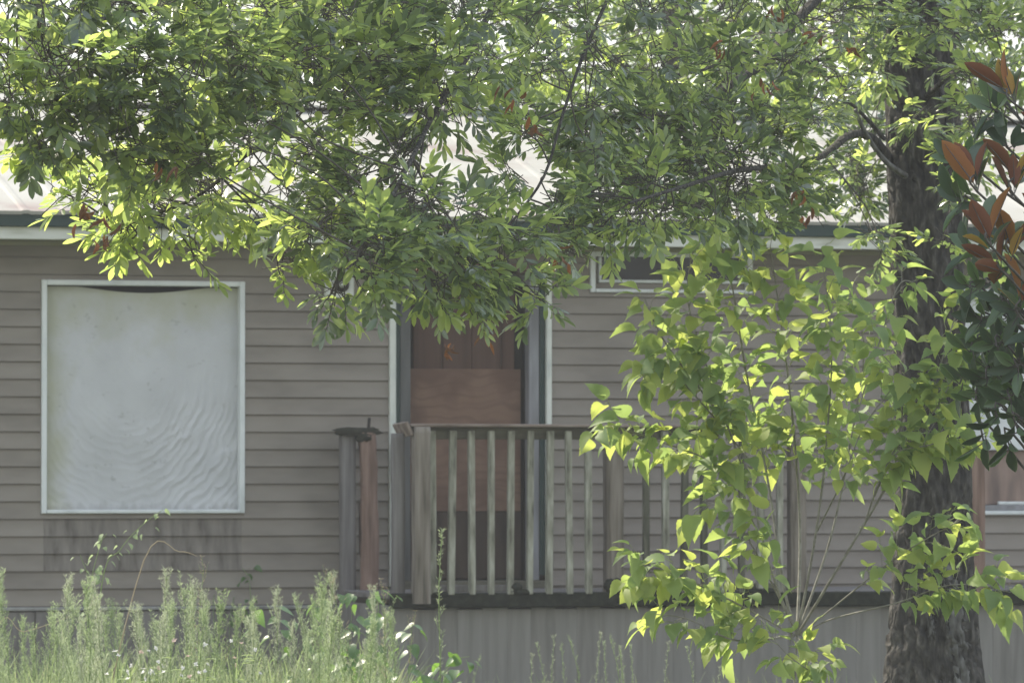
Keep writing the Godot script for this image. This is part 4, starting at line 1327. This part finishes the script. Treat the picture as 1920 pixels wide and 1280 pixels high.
func build_far_trees() -> void:
	rng.seed = 41
	var plans := []
	var meshes := []
	for k in 3:
		plans.append(twig_plan(8, 0.1))
		meshes.append(twig_mesh(plans[k], mats.far_leaf, [[0, 1], [0, 0, 1], [1, 0, 0]][k], OAK_LEAF, false))
	var labels := [
		"yellow-green broadleaf tree behind the left end of the metal roof",
		"sunlit yellow-green tree rising behind the roof ridge above the door",
		"pale green backlit tree behind the roof right of the doorway",
		"tall bright green tree behind the house beside the oak trunk",
		"leafy backlit tree behind the house at the far right edge"]
	var at := [Vector3(-4.0, 0, 46), Vector3(-1.2, 0, 49), Vector3(1.3, 0, 45), Vector3(3.3, 0, 48), Vector3(5.6, 0, 46)]
	for i in 5:
		var foot := spot(at[i].x, 0, at[i].z)
		var tree := thing("background_tree", labels[i], "tree", foot, "trees behind the house")
		var s := Shape.new()
		s.tube(curve([Vector3(0, -0.1, 0), Vector3(0.1, 2.0, 0), Vector3(0, 4.5, 0.1), Vector3(0.1, 7.5, 0)], 3), taper(10, 0.2, 0.05), 9)
		put(tree, "trunk", mesh_of([s], [mats.bark]))
		var where := [[], [], []]
		for k in 70:
			var a := rng.randf() * TAU
			var h := 2.6 + 6.2 * rng.randf()
			var reach := 2.3 * sqrt(maxf(0.05, 1.0 - pow((h - 5.2) / 4.2, 2.0)))
			var c := Vector3(cos(a) * reach * sqrt(rng.randf()), h, sin(a) * reach * sqrt(rng.randf()))
			var b := Shape.new()
			b.tube(curve([Vector3(0.05, h * 0.8, 0), c * Vector3(0.5, 0.95, 0.5), c], 3), taper(7, 0.03, 0.006), 5)
			put(tree, "limb", mesh_of([b], [mats.bark]))
			for n in 60:
				var p := c + jitter(0.34) * Vector3(1, 0.7, 1)
				where[rng.randi() % 3].append(aim(p, (p - c).normalized() + Vector3(0, -0.2, 0) + jitter(0.3), rng.randfn() * 0.5, rng.randf_range(0.9, 1.5)))
		for v in 3:
			scatter(tree, "foliage", meshes[v], where[v])


# ---------------------------------------------------------------- the yard
func plume_mesh(high: float, wide: float, m: Material, lean: float, side_shoots := 30, hairs := 46) -> ArrayMesh:
	var stem := Shape.new()
	var hair := Shape.new()
	var top := Vector3(lean * high, high, lean * high * 0.4)
	var line := curve([Vector3.ZERO, Vector3(lean * 0.2, high * 0.4, 0), Vector3(lean * high * 0.5, high * 0.75, 0.01), top], 6)
	stem.tube(line, taper(line.size(), 0.0035, 0.001), 5)
	for k in side_shoots:
		var t := 0.22 + 0.78 * float(k) / (side_shoots - 1)
		var f := minf(t, 0.99) * (line.size() - 1)
		var p: Vector3 = line[int(f)].lerp(line[int(f) + 1], f - int(f))
		var a := 2.4 * k + rng.randf()
		var l := wide * rng.randf_range(0.9, 2.0) * (1.25 - 0.8 * t)
		var tip := p + Vector3(cos(a) * 0.5, rng.randf_range(1.1, 1.9), sin(a) * 0.5) * l
		stem.tube([p, p.lerp(tip, 0.5) + Vector3(cos(a), 0, sin(a)) * l * 0.08, tip], [0.0014, 0.001, 0.0005], 3)
		for h in hairs:
			var at := p.lerp(tip, rng.randf())
			var b := rng.randf() * TAU
			var end := at + Vector3(cos(b), rng.randf_range(0.2, 1.4), sin(b)) * rng.randf_range(0.008, 0.02)
			var side := (end - at).cross(Vector3(sin(b * 3.0), 0.3, cos(b * 3.0))).normalized() * rng.randf_range(0.0006, 0.0013)
			var q := (end - at).cross(side).normalized()
			var i := hair.vert(at, q)
			hair.vert(at.lerp(end, 0.5) - side, q)
			hair.vert(at.lerp(end, 0.5) + side, q)
			hair.vert(end, q)
			hair.tri(i, i + 1, i + 2)
			hair.tri(i + 1, i + 3, i + 2)
	return mesh_of([stem, hair], [mats.grass[0], m])


func build_weeds() -> void:
	rng.seed = 51
	var kinds := []
	for k in 6:
		kinds.append(plume_mesh(rng.randf_range(0.86, 0.94), [0.05, 0.07, 0.06, 0.08, 0.055, 0.065][k], mats.weed[k % 3], rng.randf_range(-0.07, 0.07) if k else 0.2))
	var thin := []
	for k in 3:
		thin.append(plume_mesh(1.0, 0.03, mats.weed[2 - k], rng.randf_range(-0.12, 0.12), 16, 16))
	var dead := plume_mesh(1.0, 0.05, mats.straw, 0.12, 14, 14)
	# each stalk: metres right of the sight line, height, distance
	var stalks := [
		Vector3(-2.176, 1.009, 24.21), Vector3(-2.106, 0.970, 23.81), Vector3(-2.042, 0.977, 24.69), Vector3(-1.963, 0.932, 23.96), Vector3(-1.812, 1.053, 23.70), Vector3(-1.872, 1.000, 24.70),
		Vector3(-1.969, 0.909, 26.25), Vector3(-1.806, 0.866, 25.90), Vector3(-1.637, 0.993, 25.80), Vector3(-1.429, 1.010, 24.17), Vector3(-1.468, 0.969, 25.11), Vector3(-1.399, 0.995, 24.33),
		Vector3(-1.351, 0.996, 24.02), Vector3(-1.317, 0.958, 23.82), Vector3(-1.300, 0.928, 24.14), Vector3(-1.592, 0.883, 26.28), Vector3(-1.199, 0.902, 25.99), Vector3(-1.117, 0.928, 25.92),
		Vector3(-1.088, 0.815, 25.90), Vector3(-0.857, 1.018, 24.08), Vector3(-0.832, 0.998, 24.43), Vector3(-0.844, 0.963, 25.38), Vector3(-0.889, 0.920, 25.70), Vector3(-0.822, 0.862, 26.06),
		Vector3(-0.779, 0.835, 26.14), Vector3(-0.635, 0.971, 23.76), Vector3(-0.596, 0.915, 25.32), Vector3(-0.626, 0.862, 25.52), Vector3(-0.529, 0.861, 25.02), Vector3(-0.924, 0.814, 24.03),
		Vector3(-1.234, 0.839, 24.92), Vector3(-1.234, 0.890, 23.77), Vector3(-1.745, 0.806, 26.30), Vector3(-1.882, 0.836, 26.10), Vector3(-2.176, 0.834, 25.14), Vector3(-1.924, 0.828, 24.40),
		Vector3(-0.971, 0.858, 26.23), Vector3(-1.283, 0.641, 24.62), Vector3(-1.369, 0.792, 24.00), Vector3(-1.465, 0.881, 23.26), Vector3(-0.761, 0.928, 22.62), Vector3(-1.144, 0.834, 23.84),
		Vector3(-1.497, 0.786, 24.99), Vector3(-1.866, 0.820, 23.01), Vector3(-1.111, 0.846, 23.39), Vector3(-0.925, 0.821, 23.90), Vector3(-0.602, 0.911, 22.65), Vector3(-1.888, 0.693, 24.04),
		Vector3(-1.787, 0.843, 22.94), Vector3(-1.475, 0.891, 24.24), Vector3(-0.663, 0.630, 24.34), Vector3(-0.518, 0.920, 23.22), Vector3(-0.514, 0.706, 23.53), Vector3(-0.579, 0.718, 24.54),
		Vector3(-1.737, 0.864, 23.61), Vector3(-2.133, 0.777, 24.90), Vector3(-1.598, 0.937, 22.61), Vector3(-1.945, 0.708, 23.41), Vector3(-1.842, 0.859, 24.95), Vector3(-1.439, 0.883, 22.65),
		Vector3(-2.223, 0.856, 24.19), Vector3(-2.008, 0.903, 23.73), Vector3(-1.756, 0.670, 22.81), Vector3(-1.304, 0.707, 23.52), Vector3(-0.466, 0.799, 23.10), Vector3(-1.521, 0.908, 23.55),
		Vector3(-1.893, 0.640, 24.58), Vector3(-1.337, 0.919, 23.14), Vector3(-1.789, 0.873, 23.08), Vector3(-0.662, 0.901, 22.63), Vector3(-0.619, 0.722, 24.98), Vector3(-0.334, 1.145, 24.81),
		Vector3(0.161, 0.648, 25.80), Vector3(0.329, 0.650, 25.31), Vector3(0.443, 0.630, 25.58), Vector3(0.527, 0.609, 25.49), Vector3(0.457, 0.613, 24.99), Vector3(0.767, 0.650, 24.19),
		Vector3(0.059, 0.608, 24.42), Vector3(0.248, 0.601, 25.75), Vector3(0.211, 0.624, 25.80), Vector3(0.373, 0.659, 25.85), Vector3(0.474, 0.681, 24.67), Vector3(0.560, 0.626, 25.31),
		Vector3(0.677, 0.630, 25.60), Vector3(-0.194, 0.568, 25.28), Vector3(1.060, 0.919, 25.63), Vector3(0.940, 0.528, 25.06), Vector3(1.460, 0.519, 25.31),
	]
	for k in stalks.size():
		var e: Vector3 = stalks[k]
		var o := put(self, "tall_weed", thin[k % 3] if e.x > -0.4 else dead if k % 13 == 12 else kinds[k % 6])
		o.position = spot(e.x, 0, e.z)
		o.rotation = Vector3(rng.randfn() * 0.06, rng.randf() * TAU, rng.randfn() * 0.06)
		o.scale = Vector3.ONE * e.y
		if k % 13 == 12 and e.x <= -0.4:
			tag(o, "dry straw-coloured weed stalk among the green feathery weeds", "weed", "dead weed stalks")
		elif e.x > -0.4:
			tag(o, "slender feathery weed stalk standing in front of the porch skirt boards", "weed", "feathery weeds before the porch")
		elif e.x < -1.35:
			tag(o, "tall feathery pale green weed stalk below the sheeted window", "weed", "feathery weeds below the window")
		else:
			tag(o, "tall feathery pale green weed stalk by the left porch posts", "weed", "feathery weeds by the porch corner")
	# grass and low growth nobody could count
	var blade := [Shape.new(), Shape.new()]
	for k in 9:
		var a := rng.randf() * TAU
		var out := Vector3(cos(a), 0, sin(a))
		var h := rng.randf_range(0.28, 0.62)
		blade[k % 2].leaf(out * rng.randf() * 0.03, Vector3.UP + out * rng.randf_range(0.05, 0.4), -out, h, 0.009, [Vector2(0, .4), Vector2(.3, .5), Vector2(.6, .4), Vector2(.85, .2), Vector2(1, 0)], 0.3, rng.randf_range(0.1, 0.5))
	var tuft := mesh_of(blade, mats.grass)
	var where := []
	for k in 5200:
		var d := rng.randf_range(20.5, 30.0)
		var r := rng.randf_range(-3.4, 3.4)
		var p := spot(r, 0, d)
		if p.z < 1.3 and p.x > -1.2 or p.z < 0.15:
			continue
		var size := rng.randf_range(0.6, 1.15) * (1.0 if r < -0.6 else 0.6)
		where.append(Transform3D(Basis(Vector3.UP, rng.randf() * TAU).scaled(Vector3.ONE * size), p))
	var grass := scatter(self, "grass", tuft, where)
	tag(grass, "tall uncut grass covering the yard before the house", "grass")
	# dry straws that arch over the weeds
	for e in [[Vector3(-2.32, 0.72, 25), Vector3(-2.2, 0.7, 25), Vector3(-1.99, 0.77, 25)], [Vector3(-1.66, 1.02, 25), Vector3(-1.5, 1.06, 25), Vector3(-1.42, 1.04, 25)], [Vector3(-2.32, 0.4, 25), Vector3(-2.22, 0.38, 25), Vector3(-2.1, 0.4, 25)]]:
		var s := Shape.new()
		var pts := curve(spots([Vector3(e[0].x - 0.25, 0.0, 25)] + e), 6)
		var o0: Vector3 = pts[0]
		s.tube(pts.map(func(q): return q - o0), taper(pts.size(), 0.0035, 0.0014), 5)
		var o := put(self, "dry_stalk", mesh_of([s], [mats.straw]), Transform3D(Basis(), o0))
		tag(o, ["dry straw-coloured stalk crossing the skirting at the left edge", "dry stalk arching over the weeds below the window sill", "low dry stalk at the bottom left corner"][counts["%d/dry_stalk" % get_instance_id()] - 1], "dry stalk")
	# white-flowered low plants
	for i in 12:
		var c := spot(rng.randf_range(-1.65, -1.1), 0, rng.randf_range(21.8, 22.6))
		var o := thing("wildflower", "low wildflower with small white blooms among the weeds below the window", "wildflower", c, "white wildflowers below the window")
		var st := Shape.new()
		var lf := Shape.new()
		for b in 3:
			var tip := Vector3(rng.randfn() * 0.06, rng.randf_range(0.6, 0.74), rng.randfn() * 0.06)
			st.tube([Vector3.ZERO, tip * Vector3(0.3, 0.5, 0.3), tip], [0.002, 0.0016, 0.0012], 4)
			var fl := Shape.new()
			var tilt := Basis(Vector3(1, 0, 0), rng.randf_range(0.2, 1.4)).rotated(Vector3.UP, rng.randf_range(-1.2, 1.2))
			for k in 6:
				var a: float = TAU * k / 6.0 + b + rng.randf() * 0.6
				fl.leaf(tip, (tilt * Vector3(cos(a), 0.25, sin(a))), tilt * Vector3(0, 1, 0), rng.randf_range(0.006, 0.014), 0.006, OAK_LEAF, 0.4, rng.randf_range(-0.5, 0.6))
			part(o, "bloom", fl, mats.petal if i % 4 else mats.blush)
			for k in 5:
				var a := rng.randf() * TAU
				lf.leaf(tip * rng.randf_range(0.4, 0.95), Vector3(cos(a), 0.3, sin(a)), Vector3(0, 1, 0), 0.055, 0.022, BROAD_LEAF, 0.3, 0.3)
		part(o, "stem", st, mats.grass[0])
		part(o, "foliage", lf, mats.grass[0])


func creeper(called: String, label: String, lines: Array, size: float, gap: float, wob: float, m: Material) -> void:
	var foot := spot(lines[0][0].x, 0, lines[0][0].z)
	var o := thing(called, label, "vine", foot)
	var kinds := []
	for k in 4:
		var s := Shape.new()
		var l := size * rng.randf_range(0.8, 1.2)
		s.leaf(Vector3(0, 0, 0.02), Vector3(0, -0.3, 1), Vector3(0, 1, 0.2), l, l * 0.75, HEART_LEAF, rng.randf_range(0.1, 0.4), rng.randf_range(0.1, 0.4))
		kinds.append(mesh_of([s], [m]))
	for l in lines:
		var pts := curve(spots(l), 6)
		var s := Shape.new()
		s.tube(pts.map(func(q): return q - foot), taper(pts.size(), 0.003, 0.0012), 5)
		put(o, "stem", mesh_of([s], [mats.grass[0]]))
		for k in pts.size() - 1:
			var n := maxi(1, int(pts[k].distance_to(pts[k + 1]) / gap))
			for j in n:
				var at: Vector3 = pts[k].lerp(pts[k + 1], (j + rng.randf()) / n) + jitter(wob)
				var face := (aside * rng.randfn() - ahead * rng.randf_range(-0.2, 1.0) + Vector3(0, -0.25, 0)).normalized()
				put(o, "leaf", kinds[rng.randi() % 4], Transform3D(aim(at, face, rng.randfn() * 0.4, rng.randf_range(0.7, 1.15)).basis, at - foot))


func build_creepers() -> void:
	rng.seed = 61
	creeper("bindweed_vine", "thin vine spray reaching up to the sill of the sheeted window", [
		[Vector3(-2.000, -0.070, 26.00), Vector3(-1.925, 0.880, 26.00), Vector3(-1.837, 1.055, 26.00), Vector3(-1.738, 1.167, 26.00), Vector3(-1.637, 1.242, 26.00)],
		[Vector3(-2.000, -0.070, 26.00), Vector3(-1.988, 0.755, 26.00), Vector3(-1.938, 1.055, 26.00), Vector3(-1.900, 1.130, 26.00)],
		[Vector3(-1.950, 0.630, 26.00), Vector3(-1.975, 0.880, 26.00), Vector3(-2.025, 1.030, 26.00)],
	], 0.035, 0.018, 0.012, mats.weed[1])
	creeper("broadleaf_vine", "dark broad-leaved vine heaped at the left corner of the porch", [
		[Vector3(-0.820, -0.077, 27.50), Vector3(-0.846, 0.452, 27.50), Vector3(-0.793, 0.716, 27.50), Vector3(-0.846, 0.809, 27.50)],
		[Vector3(-0.820, -0.077, 27.50), Vector3(-0.711, 0.455, 27.40), Vector3(-0.659, 0.745, 27.40), Vector3(-0.685, 0.798, 27.40)],
		[Vector3(-0.820, -0.077, 27.50), Vector3(-0.919, 0.459, 27.30), Vector3(-0.945, 0.642, 27.30), Vector3(-0.893, 0.774, 27.30)],
		[Vector3(-0.820, -0.077, 27.50), Vector3(-0.602, 0.384, 27.20), Vector3(-0.549, 0.593, 27.20), Vector3(-0.497, 0.619, 27.20)],
		[Vector3(-0.820, -0.077, 27.50), Vector3(-0.415, 0.340, 27.00), Vector3(-0.286, 0.495, 27.00), Vector3(-0.208, 0.521, 27.00)],
		[Vector3(-0.820, -0.077, 27.50), Vector3(-0.785, 0.332, 27.20), Vector3(-0.706, 0.593, 27.20), Vector3(-0.811, 0.645, 27.20)],
		[Vector3(-0.820, -0.077, 27.50), Vector3(-1.038, 0.340, 27.00), Vector3(-1.142, 0.651, 27.00), Vector3(-1.194, 0.781, 27.00)],
		[Vector3(-0.820, -0.077, 27.50), Vector3(-0.567, 0.270, 26.80), Vector3(-0.412, 0.477, 26.80), Vector3(-0.335, 0.451, 26.80)],
		[Vector3(-0.820, -0.077, 27.50), Vector3(-0.879, 0.292, 26.90), Vector3(-0.828, 0.499, 26.90), Vector3(-0.698, 0.473, 26.90)],
	], 0.075, 0.02, 0.05, mats.vine)
	creeper("climbing_vine", "dark small-leaved vine climbing the siding below the window's right corner", [
		[Vector3(-1.550, -0.120, 31.00), Vector3(-1.600, 0.524, 31.40), Vector3(-1.550, 0.822, 31.60), Vector3(-1.514, 1.032, 31.80)],
		[Vector3(-1.550, -0.120, 31.00), Vector3(-1.691, 0.615, 31.40), Vector3(-1.641, 0.822, 31.60), Vector3(-1.544, 1.185, 31.80)],
		[Vector3(-1.550, -0.120, 31.00), Vector3(-1.479, 0.705, 31.40), Vector3(-1.580, 0.913, 31.60), Vector3(-1.636, 0.941, 31.80)],
	], 0.05, 0.035, 0.02, mats.vine)


func _ready() -> void:
	# camera, sky, sun, exposure
	var cam := Camera3D.new()
	cam.name = "Camera"
	cam.position = STAND
	cam.rotation_degrees = Vector3(1.322, -LOOK, 0)
	cam.fov = 7.043
	cam.near = 0.1
	cam.far = 600.0
	var lens := CameraAttributesPhysical.new()
	lens.frustum_focal_length = 195.0
	lens.frustum_focus_distance = 19.0
	lens.frustum_near = 0.1
	lens.frustum_far = 600.0
	lens.exposure_aperture = 13.0
	cam.attributes = lens
	add_child(cam)
	cam.fov = 7.043
	cam.current = true
	var env := Environment.new()
	env.background_mode = Environment.BG_SKY
	var sky := Sky.new()
	var air := ProceduralSkyMaterial.new()
	air.sky_top_color = Color(0.74, 0.79, 0.86)
	air.sky_horizon_color = Color(0.97, 0.96, 0.93)
	air.ground_bottom_color = Color(0.3, 0.31, 0.25)
	air.ground_horizon_color = Color(0.6, 0.62, 0.58)
	air.sky_curve = 0.2
	air.sky_energy_multiplier = 1.0
	sky.sky_material = air
	env.sky = sky
	env.tonemap_mode = Environment.TONE_MAPPER_LINEAR
	env.tonemap_exposure = 2.1
	env.sdfgi_enabled = true
	env.ssao_enabled = true
	env.ssil_enabled = true
	env.fog_enabled = true
	env.fog_density = 0.0013
	env.fog_light_color = Color(0.95, 0.96, 0.97)
	var we := WorldEnvironment.new()
	we.name = "Environment"
	we.environment = env
	add_child(we)
	var sun := DirectionalLight3D.new()
	sun.name = "Sun"
	sun.light_energy = 1.35
	sun.light_color = Color(1.0, 0.96, 0.88)
	sun.light_angular_distance = 0.5
	sun.shadow_enabled = true
	add_child(sun)
	sun.look_at_from_position(Vector3.ZERO, Vector3(0.45, -1.0, 0.78))
	make_materials()
	# the ground
	var g := Shape.new()
	var gn := noise_of(0.12, 2, 3)
	for i in 61:
		for k in 61:
			var x := (i - 30) * absf(i - 30) * 0.35
			var z := (k - 30) * absf(k - 30) * 0.35
			g.vert(Vector3(x, 0.05 * gn.get_noise_2d(x, z) - 0.03, z), Vector3.UP, Vector2(x, z))
	for i in 60:
		for k in 60:
			var q := i * 61 + k
			g.tri(q, q + 1, q + 62)
			g.tri(q, q + 62, q + 61)
	var ground := put(self, "ground", smooth(g, mats.ground))
	tag(ground, "rough earth and grass of the yard round the house", "ground")
	ground.set_meta("kind", "structure")
	build_house()
	build_window_sheet()
	build_porch()
	build_far_trees()
	build_oak()
	build_mulberry()
	build_magnolia()
	build_weeds()
	build_creepers()
